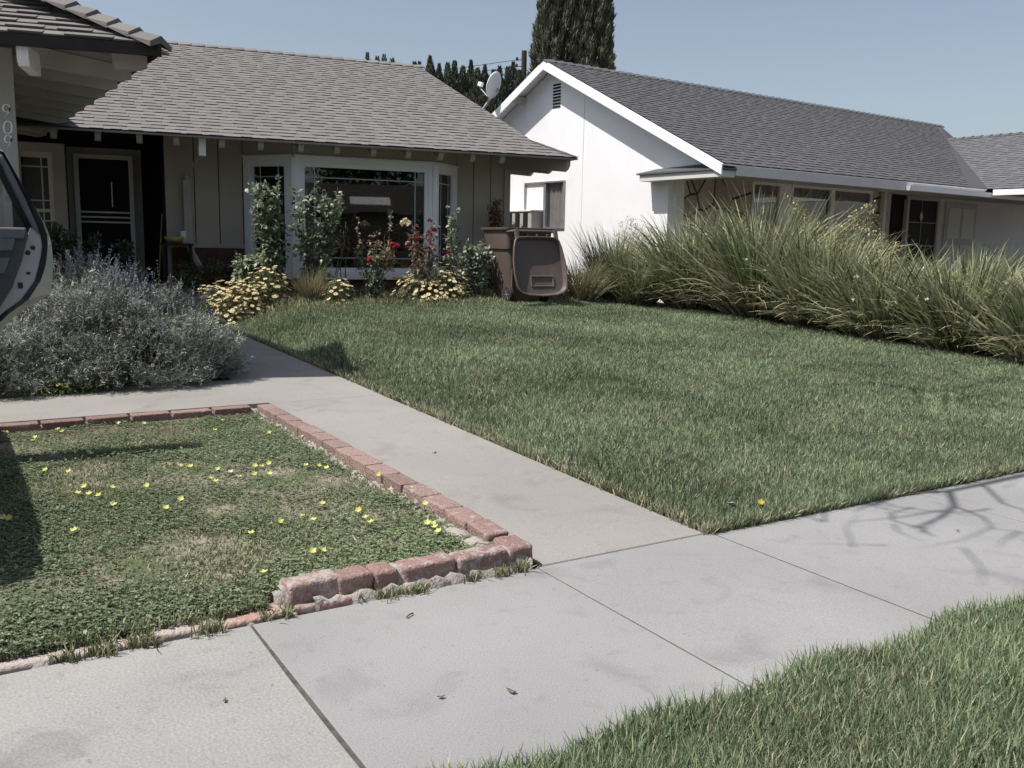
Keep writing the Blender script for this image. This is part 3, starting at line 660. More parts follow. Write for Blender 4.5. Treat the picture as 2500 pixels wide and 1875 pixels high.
mb.add([B.P(13.9, GY, ZP), B.P(12, 3.29, ZE+1.563), B.P(17, 3.6, ZE+.3), B.P(17, GY, ZE+.3)], [(0, 1, 2, 3)], CR)
caps(mb, B.P(13.9, GY, ZP), B.P(0, GY, ZP), -bR, (B.ey-zz*mR)/sR, 62, CR, .13, .02)
caps(mb, B.P(12, -4.6, ZE+1.563), B.P(12, 3.29, ZE+1.563), -bW, B.ex*.93-zz*.36, 34, CR, .13, .02)
obj('roof', mb, 'shingleR', hr)
mb = MB(); mb.prism([B.P(0, 0, ZE-.01), B.P(7.9, 0, ZE-.01), B.P(12, 3.29, rr(3.29)-.01), B.P(13.9, GY, ZP-.01), B.P(0, GY, ZP-.01)], (0, 0, -.02)); mb.prism([B.P(0, GY, ZP-.01), B.P(13.9, GY, ZP-.01), B.P(13.9, 2*GY, ZE-.01), B.P(0, 2*GY, ZE-.01)], (0, 0, -.02)); obj('roof_deck', mb, 'whitewood', hr)
# bargeboards
for (y0, y1) in ((0, GY), (2*GY, GY)):
    mb = MB(); e = .0 if y1 > y0 else -.0
    mb.prism([B.P(-.0, y0, rr(y0)-.012), B.P(-.0, y1, rr(y1)-.012), B.P(-.0, y1, rr(y1)-.175), B.P(-.0, y0, rr(y0)-.175)], -B.ex*.035); obj('bargeboard', mb, 'whitewood', hr)
mb = MB()
W0 = .30
gp = [(1.45, .3), (7.8, .3), (7.8, rr(7.8)-.06), (GY, ZP-.06), (1.45, rr(1.45)-.06)]
def panel(y0, y1):
    pts = [(y0, .3), (y1, .3)]
    if y0 < GY < y1: pts += [(y1, rr(y1)-.06), (GY, ZP-.06), (y0, rr(y0)-.06)]
    else: pts += [(y1, rr(y1)-.06), (y0, rr(y0)-.06)]
    mb.prism([B.P(W0, y, z) for y, z in pts], B.ex*.15)
yj1 = B.py(1423, 400, W0)[0]; yj2 = B.py(1277, 450, W0)[0]
panel(1.45, yj1-.006); 
# panel with the window opening
wy0, wz1 = B.py(1381, 440, W0); wy1, wz0 = B.py(1283, 443, W0)[0], B.py(1378, 558, W0)[1]
for a, b, c_, d in ((yj1+.006, wy0, .3, 9), (wy0, wy1, .3, wz0), (wy0, wy1, wz1, 9), (wy1, yj2-.004, .3, 9), (yj2+.004, 7.8, .3, 9)):
    pts = [(a, c_), (b, c_)]
    if d < 9: pts += [(b, d), (a, d)]
    elif a < GY < b: pts += [(b, rr(b)-.06), (GY, ZP-.06), (a, rr(a)-.06)]
    else: pts += [(b, rr(b)-.06), (a, rr(a)-.06)]
    mb.prism([B.P(W0, y, z) for y, z in pts], B.ex*.15)
mb.prism([B.P(W0+.012, y, z) for y, z in ((1.5, .3), (wy0-.1, .3), (wy0-.1, 3.0), (1.5, 2.9))], B.ex*.13)
B.box(mb, W0+.02, 17, 9.0, 9.1, .3, 2.6)
mb.prism([B.P(W0, y, z) for y, z in ((.05, 2.56), (1.45, 2.56), (1.45, rr(1.45)-.06), (.05, rr(.05)-.04))], B.ex*.15)
obj('wall', mb, 'stucco', hr)
mb = MB()
for k in range(9):
    z = B.py(1360, 206, W0)[1]-.05*k-.025*0; y0_, y1_ = B.py(1369, 235, W0)[0], B.py(1351, 235, W0)[0]
ztop = B.py(1360, 205, W0)[1]; zbot = B.py(1360, 266, W0)[1]; hh = (ztop-zbot)/8
for k in range(8): B.box(mb, W0-.012, W0+.02, y0_, y1_, ztop-hh*(k+1)+hh*.45, ztop-hh*k)
obj('gable_vent', mb, 'dark', hr)
for y in (5.6, 6.7, 7.9):
    mb = MB(); B.box(mb, -.02, W0, y-.05, y+.05, rr(y)-.19, rr(y)-.08); obj('outrigger', mb, 'eave', hr)
# sliding window
wb = MB(); B.box(wb, W0-.03, W0+.06, wy0, wy1, wz1-.03, wz1); B.box(wb, W0-.03, W0+.06, wy0, wy1, wz0, wz0+.03); B.box(wb, W0-.03, W0+.06, wy0, wy0+.03, wz0+.03, wz1-.03); B.box(wb, W0-.03, W0+.06, wy1-.03, wy1, wz0+.03, wz1-.03)
ym = B.py(1331, 500, W0)[0]; B.box(wb, W0-.02, W0+.05, ym-.03, ym+.03, wz0+.03, wz1-.03); yk = B.py(1373, 500, W0)[0]; B.box(wb, W0-.0, W0+.05, yk-.012, yk+.012, wz0+.03, wz1-.03)
sw = obj('sliding_window', wb, 'steel', hr)
mb = MB(); B.box(mb, W0+.03, W0+.036, wy0+.03, ym-.03, wz0+.03, wz1-.03); obj('glass_pane', mb, 'glass', sw)
mb = MB(); B.box(mb, W0+.01, W0+.03, ym+.08, wy1-.03, wz0+.03, wz1-.03); obj('blind', mb, 'blind', sw)
def curtain(fr, x0, x1, ly, z0, z1, parent, along='x', amp=.025, k=28, name='curtain', tie=False):
    mb = MB(); n = 60; rows = 8; vs = []
    for j in range(rows+1):
        t = j/rows
        for i in range(n+1):
            s = i/n; wv = amp*math.sin(s*k*(1+.1*math.sin(5*s)))
            ss = s if not tie else (s*(1-.45*math.sin(min(1, t*1.0)*math.pi/2)) if tie == 'L' else 1-(1-s)*(1-.45*math.sin(min(1, t)*math.pi/2)))
            a = x0+(x1-x0)*ss; z = z1+(z0-z1)*t
            vs.append(fr.P(a, ly+wv, z) if along == 'x' else fr.P(ly+wv, a, z))
    mb.add(vs, [(j*(n+1)+i, j*(n+1)+i+1, (j+1)*(n+1)+i+1, (j+1)*(n+1)+i) for j in range(rows) for i in range(n)]); return obj(name, mb, 'curtain', parent, smooth=True)
curtain(B, wy0+.02, ym, W0+.07, wz0, wz1, sw, 'y', .012, 40)
# boxed eave return beside the rake, and the long eave beam
mb = MB(); B.box(mb, -.0, W0-.0, .02, 1.85, 2.40, 2.50); obj('eave_return', mb, 'creamwood', hr)
mb = MB(); mb.prism([B.P(-.03, -.02, 2.505), B.P(W0, -.02, 2.505), B.P(W0, 1.9, 2.505), B.P(-.03, 1.9, 2.505)], (0, 0, .03)); mb.add([B.P(-.03, -.02, 2.53), B.P(-.03, 1.9, 2.53), B.P(W0, 1.75, 2.62), B.P(W0, .2, 2.66)], [(0, 1, 2, 3)]); 
for f_ in range(len(mb.f)): mb.c[f_] = CR
obj('return_roof', mb, 'shingleR', hr)
mb = MB(); B.box(mb, W0+.0, 5.2, .0, .04, 2.43, 2.575); B.box(mb, 5.2, 7.9, .03, .07, 2.47, 2.575); obj('fascia', mb, 'creamwood', hr)
mb = MB(); B.box(mb, W0, 17, .05, 1.6, 2.52, 2.55); B.box(mb, 6.9, 17, 1.6, 2.8, 2.62, 2.66); obj('soffit', mb, 'creamwood', hr)
mb = MB(); B.box(mb, 4.98, 8.1, -.10, -.005, 2.43, 2.52); B.box(mb, 4.98, 5.02, -.10, .5, 2.43, 2.52); B.box(mb, 8.1, 13, -.12, -.02, 2.42, 2.49); obj('gutter', mb, 'whitewood', hr)
mb = MB(); B.box(mb, 7.90, 7.93, -4.6, -.13, 2.47, 2.585); B.box(mb, 7.93, 9.5, -4.6, -.13, 2.55, 2.57); obj('wing_fascia', mb, 'whitewood', hr)
# front wall: stone, windows, posts
mb = MB(); LY = 1.45
B.box(mb, W0+.15, .66, LY-.02, LY+.1, .3, 2.53); B.box(mb, 2.4, 6.75, LY, LY+.1, .3, 1.22); B.box(mb, 3.24, 3.53, LY-.02, LY+.1, 1.22, 2.53); B.box(mb, 6.14, 6.19, LY, LY+.1, 1.2, 2.53)
B.box(mb, 6.75, 16, 2.65, 2.75, .3, 2.7); B.box(mb, 6.72, 6.80, LY+.1, 2.7, .3, 2.62)
obj('front_wall', mb, 'whitewood', hr)
mb = MB(); B.box(mb, .6, 2.42, LY+.01, LY+.1, .3, 2.53); st = obj('stone_panel', mb, 'stonejoint', hr); mb = MB(); B.box(mb, 6.19, 6.75, LY+.01, LY+.1, .3, 2.53); st2 = obj('stone_panel', mb, 'stonejoint', hr)
mb = MB()
def stones(x0, x1, z0, z1, n):
    pts = [(random.uniform(x0, x1), random.uniform(z0, z1)) for _ in range(n)]
    for _ in range(0): pts = [(lambda q: (sum(a for a, b in q)/len(q), sum(b for a, b in q)/len(q)))([(random.uniform(x0, x1), random.uniform(z0, z1)) for _ in range(1)]+[p]*6) for p in pts]
    for i, p in enumerate(pts):
        poly = [(x0, z0), (x1, z0), (x1, z1), (x0, z1)]
        for j, q in enumerate(pts):
            if i == j: continue
            mx, mz = (p[0]+q[0])/2, (p[1]+q[1])/2; dx, dz = q[0]-p[0], q[1]-p[1]; L = math.hypot(dx, dz)+1e-6; mx -= dx/L*.02; mz -= dz/L*.02
            out = []
            for k in range(len(poly)):
                a, b = poly[k], poly[(k+1) % len(poly)]; sa = (a[0]-mx)*dx+(a[1]-mz)*dz; sb = (b[0]-mx)*dx+(b[1]-mz)*dz
                if sa <= 0: out.append(a)
                if sa*sb < 0: t = sa/(sa-sb); out.append((a[0]+(b[0]-a[0])*t, a[1]+(b[1]-a[1])*t))
            poly = out
            if len(poly) < 3: break
        if len(poly) < 3: continue
        k = random.uniform(.8, 1.15); mb.prism([B.P(a, LY-.012-random.random()*.002, b) for a, b in poly], B.ey*.02, (.46*k, .41*k, .36*k))
stones(.66, 2.42, .9, 2.52, 24); obj('flagstones', mb, 'stone', st); mb = MB(); stones(6.19, 6.75, .9, 2.52, 11); obj('flagstones', mb, 'stone', st2)
def fwin(x0, x1, mull=None, name='front_window'):
    mb = MB(); z0, z1 = 1.22, 2.52
    for a, b, c_, d in ((x0, x1, z1-.05, z1), (x0, x1, z0, z0+.05), (x0, x0+.05, z0+.05, z1-.05), (x1-.05, x1, z0+.05, z1-.05)): B.box(mb, a, b, LY-.02, LY+.05, c_, d)
    if mull: B.box(mb, mull-.06, mull+.06, LY-.03, LY+.05, z0+.05, z1-.05)
    o = obj(name, mb, 'whitewood', hr); g = MB(); B.box(g, x0+.05, x1-.05, LY+.02, LY+.026, z0+.05, z1-.05); obj('glass_pane', g, 'glass', o)
    curtain(B, x0, (mull or x1), LY+.12, z0, z1, o, 'x', .03, 40, tie='L' if mull else False)
    if mull: curtain(B, mull, x1, LY+.12, z0, z1, o, 'x', .03, 40, tie='R')
    mb = MB(); B.box(mb, x0-.1, x1+.1, LY+1.1, LY+1.15, .4, 2.6); B.box(mb, x0-.1, x1+.1, LY+.15, LY+1.15, .9, .93); obj('room', mb, 'room', o)
fwin(2.43, 3.24); fwin(3.55, 6.14, 4.81)
for u_, y_ in ((2162, 1.3), (2219, 2.45)):
    x = B.px(u_, 500, y_)[0]; mb = MB(); B.box(mb, x-.045, x+.045, y_, y_+.09, .3, 2.52); obj('porch_post', mb, 'creamwood', hr)
mb = MB(); B.box(mb, 8.75, 9.28, 2.6, 2.648, .45, 2.62); obj('entry_door', mb, 'room', hr)
mb = MB(); x0, x1 = 9.3, 10.75
for a, b, c_, d in ((x0, x1, 2.53, 2.62), (x0, x0+.09, .9, 2.53), (x1-.09, x1, .9, 2.53), (x0, x1, .8, .9)): B.box(mb, a, b, 2.58, 2.648, c_, d)
ew = obj('porch_window', mb, 'creamwood', hr); mb = MB(); B.box(mb, x0+.09, x1-.09, 2.62, 2.63, .9, 2.53); obj('glass_pane', mb, 'door', ew)
mb = MB()
for k in range(1, 3): B.box(mb, x0+.09, x1-.09, 2.612, 2.618, .9+.55*k, .915+.55*k)
B.box(mb, 10.0, 10.015, 2.612, 2.618, .9, 2.53); obj('muntin', mb, 'steel', ew)
mb = MB(); c = B.P(9.98, 2.6, 2.15); mb.prism([c-zz*.14, c+B.ex*.07, c+zz*.14, c-B.ex*.07], B.ey*.008); obj('door_ornament', mb, 'blind', ew)
mb = MB(); x0, x1 = 11.05, 12.5
B.box(mb, x0, x1, 2.6, 2.648, .45, 2.55)
gd = obj('side_door', mb, 'creamwood', hr); mb = MB()
for a, b in ((x0+.12, x0+.66), (x0+.78, x1-.12)):
    for c_, d in ((.7, 1.5), (1.65, 2.4)): B.box(mb, a, b, 2.585, 2.602, c_, d)
obj('door_panel', mb, 'whitewood', gd)
# window air conditioner
ac = thing('window_air_conditioner', 'boxy white air conditioner sticking out of the sliding window', 'air conditioner', B.P(.1, 6, 1.6))
ay0, az1 = B.py(1325, 511, W0)[0], B.py(1322, 511, 0.)[1]; ay1 = ay0+1.2; az0 = az1-.52
mb = MB(); B.box(mb, .02, W0, ay0, ay1, az0, az1-.03); obj('casing', mb, 'eave', ac, bevel=.01)
mb = MB(); B.box(mb, .0, W0, ay0-.01, ay1+.01, az1-.028, az1); obj('top_cover', mb, 'whitewood', ac)
for k in range(5):
    y = ay0+.12+k*.27; mb = MB(); B.box(mb, -.003, .018, y, y+.13, az0+.04, az1-.06); obj('grille', mb, 'dark', ac)
# satellite dish on the rake
dp = B.P(-.05, 8.35, rr(8.35))
ds = thing('satellite_dish', 'white oval satellite dish on a bent arm at the gable edge', 'satellite dish', dp)
dcp = onpl(1206, 208, B.ex, B.P(-.1, 0, 0)); mbp = MB(); mbp.tube([dp-zz*.12, dp+zz*.05, dp*.45+dcp*.55-zz*.12, dcp+B.ex*.1-zz*.06], .028, 8); obj('mast', mbp, 'steel', ds, smooth=True)
dn = np.array([-.62, -.62, .48]); dn = dn/np.linalg.norm(dn)   # looks left and up
dn = nrm((onpl(1150, 205, B.ex, B.P(-.1, 0, 0))-dcp)*.9+(CP-dcp)/np.linalg.norm(CP-dcp)*.35+zz*.12)
t1 = nrm(np.cross(dn, zz)); t2 = np.cross(t1, dn)
mb = MB(); n = 28; ringsn = 5; vs = [dcp-dn*.05]
for j in range(1, ringsn+1):
    r = j/ringsn
    for i in range(n):
        a = 2*math.pi*i/n; vs.append(dcp+t1*math.cos(a)*.235*r+t2*math.sin(a)*.27*r+dn*(.05*r*r-.035))
k = len(vs); vs += [v-dn*.014 for v in vs]
fs = [(0, 1+i, 1+(i+1) % n) for i in range(n)]+[(1+(j-1)*n+i, 1+j*n+i, 1+j*n+(i+1) % n, 1+(j-1)*n+(i+1) % n) for j in range(1, ringsn) for i in range(n)]
fs2 = [tuple(x+k for x in f) for f in fs]; rim = [(1+(ringsn-1)*n+i, 1+(ringsn-1)*n+(i+1) % n, k+1+(ringsn-1)*n+(i+1) % n, k+1+(ringsn-1)*n+i) for i in range(n)]
mb.add(vs, fs+fs2+rim); dish = obj('reflector', mb, 'whitewood', ds, smooth=True)
mb = MB()
for (cx, cz, r) in ((.03, .09, .045), (-.03, .045, .03), (.05, .02, .028)):
    pts = [dcp+t1*(cx+r*math.cos(a))+t2*(cz+r*.6*math.sin(a))+dn*-.012 for a in np.linspace(0, 5.2, 12)]; mb.tube(pts, .004, 4)
obj('emblem', mb, 'steel', dish)
lnb = dcp+dn*.33-t2*.10; mb = MB(); mb.tube([dcp-t2*.22, dcp-t2*.25+dn*.08, lnb-t2*.03], .012, 6); obj('feed_arm', mb, 'steel', ds)
mb = MB(); mb.box(lnb+t2*.03, (.10, .07, .09), dn, t1, t2); obj('receiver', mb, 'whitewood', ds, bevel=.01)

# ============================================================ TRASH CART
cb = G(1268, 741); cart_s = (1.03, .94, .915)
cart = thing('wheeled_trash_cart', 'brown wheeled trash cart standing on the lawn with its lid hanging open', 'trash cart', (cb[0]+.06, cb[1]+.15, gz(cb[0], cb[1])+.02), rotz=math.radians(-3))
def rrect(hx, y0, y1, z, r=.06, n=5):
    out = []
    for (cx, cy, a0) in ((hx-r, y1-r, 0), (-hx+r, y1-r, 90), (-hx+r, y0+r, 180), (hx-r, y0+r, 270)):
        for k in range(n+1): a = math.radians(a0+90*k/n); out.append((cx+r*math.cos(a), cy+r*math.sin(a), z))
    return out
mb = MB()
secs = [(.235, -.29, .25, .03), (.245, -.30, .27, .10), (.300, -.325, .345, .74), (.306, -.328, .352, .79), (.330, -.34, .395, .815), (.335, -.345, .40, .86), (.358, -.36, .455, 1.10), (.385, -.385, .49, 1.105), (.388, -.388, .492, 1.135), (.37, -.37, .475, 1.138), (.345, -.35, .44, 1.12), (.32, -.33, .4, .9), (.23, -.28, .24, .08)]
rows = [rrect(*q) for q in [(a, b, c, d) for a, b, c, d in secs]]; n = len(rows[0])
vs = [p for r in rows for p in r]; mb.add(vs, [(i*n+j, i*n+(j+1) % n, (i+1)*n+(j+1) % n, (i+1)*n+j) for i in range(len(rows)-1) for j in range(n)]+[tuple(range(n))[::-1], tuple(range((len(rows)-1)*n, len(rows)*n))])
body = obj('body', mb, 'cartpl', cart, smooth=False, local=True)
for p in body.data.polygons: p.use_smooth = p.area < .02 or True
es = body.modifiers.new('edge', 'EDGE_SPLIT'); es.split_angle = math.radians(32)
mb = MB()
for x in (-.245, .245): mb.box((x, -.30, .30), (.018, .05, .42)); 
mb.box((0, -.335, .62), (.30, .02, .30)); mb.box((0, -.36, .97), (.58, .035, .05))
for x in (-.24, -.08, .08, .24): mb.box((x, -.39, .98), (.03, .07, .13))
obj('rear_ribs', mb, 'cartpl', cart, local=True, bevel=.006)
mb = MB(); mb.tube([(-.36, -.37, 1.07), (-.34, -.47, 1.08), (-.28, -.50, 1.085), (.28, -.50, 1.085), (.34, -.47, 1.08), (.36, -.37, 1.07)], .019, 8)
for x in (-.12, .12): mb.tube([(x, -.38, 1.08), (x, -.50, 1.085)], .02, 6)
obj('handle', mb, 'cartpl', cart, local=True, smooth=True)
# lid, hanging from the handle bar, inside facing out
th_ = math.radians(15); hp = np.array([0, -.50, 1.08]); dn_ = np.array([0, -math.sin(th_), -math.cos(th_)]); on_ = np.array([0, -math.cos(th_), math.sin(th_)])
def hx_(s):
    pts = [(.09, .30), (.14, .345), (.25, .375), (.45, .405), (.65, .41), (.82, .395), (.9, .37), (.95, .32), (.985, .22), (1.0, 0)]
    for (a, b), (c, d) in zip(pts[:-1], pts[1:]):
        if a <= s <= c: return b+(d-b)*(s-a)/(c-a)
    return 0
ol = []
ss = [.09, .14, .25, .35, .45, .55, .65, .74, .82, .87, .9, .93, .95, .97, .985, .995]
for s in ss: ol.append((hx_(s), s))
ol.append((0.0, 1.0)); ol += [(-x, s) for x, s in reversed(ol[:-1])]; ol = ol+[(-.15, .08), (.0, .08), (.15, .08)]
cx, cs = 0, .52; no = len(ol); mb = MB(); vs = []
lev = [(1.0, -.012), (1.0, .004), (.985, .012), (.955, .010), (.93, -.012), (.895, -.055), (.6, -.066), (.25, -.070)]
for k, dd in lev:
    for x, s in ol: vs.append(hp+np.array([1, 0, 0])*x*k+dn_*(cs+(s-cs)*k)+on_*(dd+.03))
vs.append(hp+dn_*cs+on_*(-.07+.03)); c0 = len(vs)-1
fs = [(i*no+j, i*no+(j+1) % no, (i+1)*no+(j+1) % no, (i+1)*no+j) for i in range(len(lev)-1) for j in range(no)]+[((len(lev)-1)*no+j, (len(lev)-1)*no+(j+1) % no, c0) for j in range(no)]
mb.add(vs, fs)
# outer skin
vb = [hp+np.array([1, 0, 0])*x+dn_*s+on_*(-.012+.03) for x, s in ol]+[hp+np.array([1, 0, 0])*x*.9+dn_*(cs+(s-cs)*.9)-on_*.055 for x, s in ol]
mb.add(vb, [(j, (j+1) % no, no+(j+1) % no, no+j) for j in range(no)]+[tuple(range(no, 2*no))])
lid = obj('lid', mb, 'cartpl', cart, local=True, smooth=True); e_ = lid.modifiers.new('edge', 'EDGE_SPLIT'); e_.split_angle = math.radians(40)
mb = MB()
for x in (-.30, .30): mb.box(hp+np.array([x, 0, 0])+dn_*.05+on_*.02, (.06, .035, .16), (1, 0, 0), on_, -dn_)
obj('hinge', mb, 'cartpl', cart, local=True, bevel=.008)
cart.scale = cart_s
# embossed rectangle on the lid
mb = MB(); xa, xb, sa, sb = -.13, .21, .68, .83
def LP(x, s, o): return hp+np.array([1., 0, 0])*x+dn_*s+on_*(o-.034)
def ridge(x0, s0, x1, s1, w_=.014, h_=.014):
    a, b = LP(x0, s0, 0), LP(x1, s1, 0); d = (b-a)/np.linalg.norm(b-a); sd2 = np.cross(on_, d)
    mb.add([a-sd2*w_, a+sd2*w_, b+sd2*w_, b-sd2*w_, a+on_*h_-sd2*w_*.3, a+on_*h_+sd2*w_*.3, b+on_*h_+sd2*w_*.3, b+on_*h_-sd2*w_*.3], [(0, 1, 5, 4), (1, 2, 6, 5), (2, 3, 7, 6), (3, 0, 4, 7), (4, 5, 6, 7)])
ridge(xa, sa, xb, sa); ridge(xa, sb, xb, sb); ridge(xa, sa, xa, sb); ridge(xb, sa, xb, sb)
obj('embossed_frame', mb, 'cartpl', lid, local=True)
for x in (-.275, .275):
    mb = MB(); c = (x, -.27, .125)
    mb.lathe([(.075, -.03), (.115, -.03), (.125, -.02), (.125, .02), (.115, .03), (.075, .03)], c, 28, (1, 0, 0)); wh = obj('wheel', mb, 'rubber', cart, local=True)
    for k in range(28):
        a = 2*math.pi*k/28
    mb = MB(); mb.lathe([(.078, -.018), (.078, .018)], c, 24, (1, 0, 0)); sx = -1 if x < 0 else 1
    for k in range(6):
        a = 2*math.pi*k/6; mb.tube([(x+sx*.022, c[1]+.02*math.cos(a), c[2]+.02*math.sin(a)), (x+sx*.028, c[1]+.078*math.cos(a), c[2]+.078*math.sin(a))], .010, 5)
    mb.lathe([(.025, -.035), (.025, .035)], c, 12, (1, 0, 0)); obj('hub', mb, 'wheelgrey', wh, local=True)
mb = MB(); mb.tube([(-.27, -.27, .125), (.27, -.27, .125)], .012, 6); obj('axle', mb, 'steel', cart, local=True)

# ============================================================ PARKED CAR WITH OPEN REAR DOOR
car = thing('parked_car', 'silver car in the driveway with its rear door standing open at the left edge', 'car', (-1.2, 5.6, 0))
mb = MB(); XR, XL = -.32, -2.1
side = [(3.75, .35), (3.68, .6), (3.72, .95), (3.78, 1.05), (7.0, 1.02), (7.5, .9), (7.62, .6), (7.58, .35)]
cyc = [(7.25, .33), (7.2, .55), (6.95, .68), (6.7, .66), (6.5, .5), (6.42, .33)]; cyr = [(4.95, .3), (4.88, .52), (4.66, .68), (4.4, .66), (4.2, .5), (4.12, .33)]
prof = side+cyc+cyr
mb.prism([(XR, y, z) for y, z in prof], (XL-XR, 0, 0)); obj('body', mb, 'silver', car, bevel=.04)
gh = [(3.85, 1.05), (4.15, 1.70), (4.4, 1.79), (5.9, 1.80), (6.3, 1.66), (6.95, 1.03)]
mb = MB(); ti = [(XR+.02, y, z) if z < 1.2 else (XR-.36, y, z) for y, z in gh]; to = [(XL-.02, y, z) if z < 1.2 else (XL+.24, y, z) for y, z in gh]
mb.add(ti+to, [tuple(range(6)), tuple(range(6, 12))[::-1]]+[(i, i+1, 7+i, 6+i) for i in range(5)]); gho = obj('roof', mb, 'silver', car, bevel=.03)
mb = MB()
for ys in ([(4.3, 1.1), (4.5, 1.62), (4.95, 1.66), (4.95, 1.1)], [(5.92, 1.1), (5.92, 1.64), (6.2, 1.55), (6.7, 1.1)]):
    for X_, s_ in ((XR, -1), (XL, 1)): mb.add([(X_+s_*(.0-.012 if False else (.02 if z < 1.3 else .345))+(-s_)*.035, y, z) for y, z in ys], [(0, 1, 2, 3)])
obj('side_window', mb, 'blackpl', car)
mb = MB(); mb.box((XR+.001, 5.42, .70), (.012, .86, .62)); obj('door_opening', mb, 'dark', car)
for (x, y) in ((XR-.1, 4.54), (XR-.1, 6.83), (XL+.1, 4.54), (XL+.1, 6.83)):
    mb = MB(); mb.lathe([(.2, -.1), (.3, -.1), (.325, -.07), (.325, .07), (.3, .1), (.2, .1)], (x, y, .325), 28, (1, 0, 0)); q = obj('wheel', mb, 'rubber', car)
    mb = MB(); mb.lathe([(.2, -.09), (.2, .09)], (x, y, .325), 20, (1, 0, 0)); obj('rim', mb, 'steel', q)
mb = MB(); mb.box((XR-.35, 3.7, .85), (.3, .05, .2)); obj('tail_light', mb, 'glaze', car)
DY = 5.8
def dpx(lst): return [(lambda p: (p[0], p[2]))(aty(u, v, DY)) for u, v in lst]
SKN = dpx([(0, 362), (14, 372), (43, 427), (80, 494), (111, 546), (121, 572), (127, 595), (131, 630), (131, 658), (129, 690), (124, 717), (96, 737), (52, 760), (17, 792), (0, 815)])
SO = dpx([(0, 368), (10, 372), (35, 418), (75, 488), (103, 540), (114, 572), (116, 600), (114, 625), (111, 647), (105, 668), (98, 687), (69, 731), (45, 749), (20, 767), (0, 786)])
SI = dpx([(0, 376), (6, 380), (24, 412), (62, 488), (87, 545), (99, 574), (103, 600), (100, 625), (95, 647), (90, 668), (84, 687), (52, 731), (35, 744), (15, 758), (0, 771)])
GE = dpx([(0, 398), (4, 406), (20, 442), (50, 502), (77, 554)])
def strip2(mb, a, b, y0, y1, ya=None):
    """band between two (x,z) curves with thickness"""
    n = len(a); f = [(x, y0, z) for x, z in a]+[(x, (ya if ya is not None else y0), z) for x, z in b]; g = [(x, y1, z) for x, z in a]+[(x, y1, z) for x, z in b]
    mb.add(f+g, [(i, i+1, n+i+1, n+i) for i in range(n-1)]+[(2*n+i, 2*n+i+1, 3*n+i+1, 3*n+i) for i in range(n-1)]+[(i, i+1, 2*n+i+1, 2*n+i) for i in range(n-1)]+[(n+i, n+i+1, 3*n+i+1, 3*n+i) for i in range(n-1)])
top = [(-.3, 1.66), (-.05, 1.74), (.15, 1.775)]; bot = [(.18, .62), (.08, .45), (-.05, .34), (-.3, .32)]
LSK = bot
mb = MB()
full = [(x, z) for x, z in SKN]
strip2(mb, SKN, SO, DY+.035, DY+.10, DY-.005)
sk = [(x, z) for x, z in SKN if z < 1.34]+bot+[(-.3, 1.34)]
mb.prism([(x, DY+.075, z) for x, z in sk], (0, .02, 0))
dr_ = obj('rear_door', mb, 'silver', car, smooth=False); tag(dr_, 'open rear door seen from its inner side')
mb = MB(); so2 = top+SO+[(.12, .60), (.02, .40), (-.3, .36)]; si2 = [(-.3, 1.60), (-.05, 1.68), (.14, 1.715)]+SI+[(.10, .63), (.01, .44), (-.3, .40)]
strip2(mb, so2, si2, DY-.012, DY+.03, DY-.0); obj('weatherstrip', mb, 'blackpl', dr_)
# jamb between strip and trim panel
T_ = dpx([(77, 556), (68, 575), (60, 605), (52, 638), (40, 670), (29, 702), (0, 748)])
SI_low = [p for p in SI if p[1] < 1.36]
mb = MB(); jp = [T_[0]]+SI_low+[(.10, .63)]+T_[::-1][:-1]
mb.prism([(x, DY+.006, z) for x, z in jp], (0, .06, 0)); obj('door_jamb', mb, 'jamb', dr_)
mb = MB(); fr_o = [(-.3, 1.60), (-.05, 1.68), (.14, 1.715)]+SI[:6]; fr_i = [(-.28, 1.54), (-.05, 1.61), (.12, 1.645)]+GE+[T_[0]]
strip2(mb, fr_o, fr_i, DY-.02, DY+.05, DY+.0); obj('window_frame', mb, 'greypl2', dr_, smooth=True)
mb = MB(); strip2(mb, GE+[T_[0]], [(x-.03, z) for x, z in GE+[T_[0]]], DY-.004, DY+.05, DY+.02); 
qd = dpx([(28, 464), (77, 556), (34, 556)]); mb.prism([(x, DY+.03, z) for x, z in qd], (0, .01, 0)); obj('window_seal', mb, 'blackpl', dr_)
zb = T_[0][1]
mb = MB(); mb.add([(-.3, DY+.045, zb-.02), (GE[0][0]+.1, DY+.045, zb-.02), (GE[0][0]+.1, DY+.045, zb+.25), (GE[0][0]-.02, DY+.045, 1.68), (-.05, DY+.045, 1.66), (-.3, DY+.045, 1.58)], [(0, 1, 2, 3, 4, 5)]); obj('window_glass', mb, 'carglass', dr_)
mb = MB(); tp = [(-.28, zb+.0), (T_[0][0]-.03, zb+.0)]+T_[1:]+[(.05, .55), (-.28, .45)]
mb.prism([(x, DY-.045, z) for x, z in tp], (0, .05, 0)); tpn = obj('trim_panel', mb, 'greypl', dr_, bevel=.012)
q = dpx([(0, 556), (62, 556), (56, 583), (0, 583)]); mb = MB(); mb.prism([(x if i in (1, 2) else -.25, DY-.075, z) for i, (x, z) in enumerate(q)], (0, .03, 0)); obj('upper_trim', mb, 'greypl2', tpn, bevel=.01)
q = dpx([(0, 583), (36, 580), (28, 612), (0, 616)]); mb = MB(); mb.prism([(x if i in (1, 2) else -.25, DY-.07, z) for i, (x, z) in enumerate(q)], (0, .025, 0)); obj('armrest', mb, 'greypl2', tpn, bevel=.008)
q = dpx([(0, 640), (22, 628), (10, 668), (0, 669)]); mb = MB(); mb.prism([(x if i in (1, 2) else -.25, DY-.055, z) for i, (x, z) in enumerate(q)], (0, .015, 0)); obj('door_pocket', mb, 'greypl2', tpn, bevel=.006)
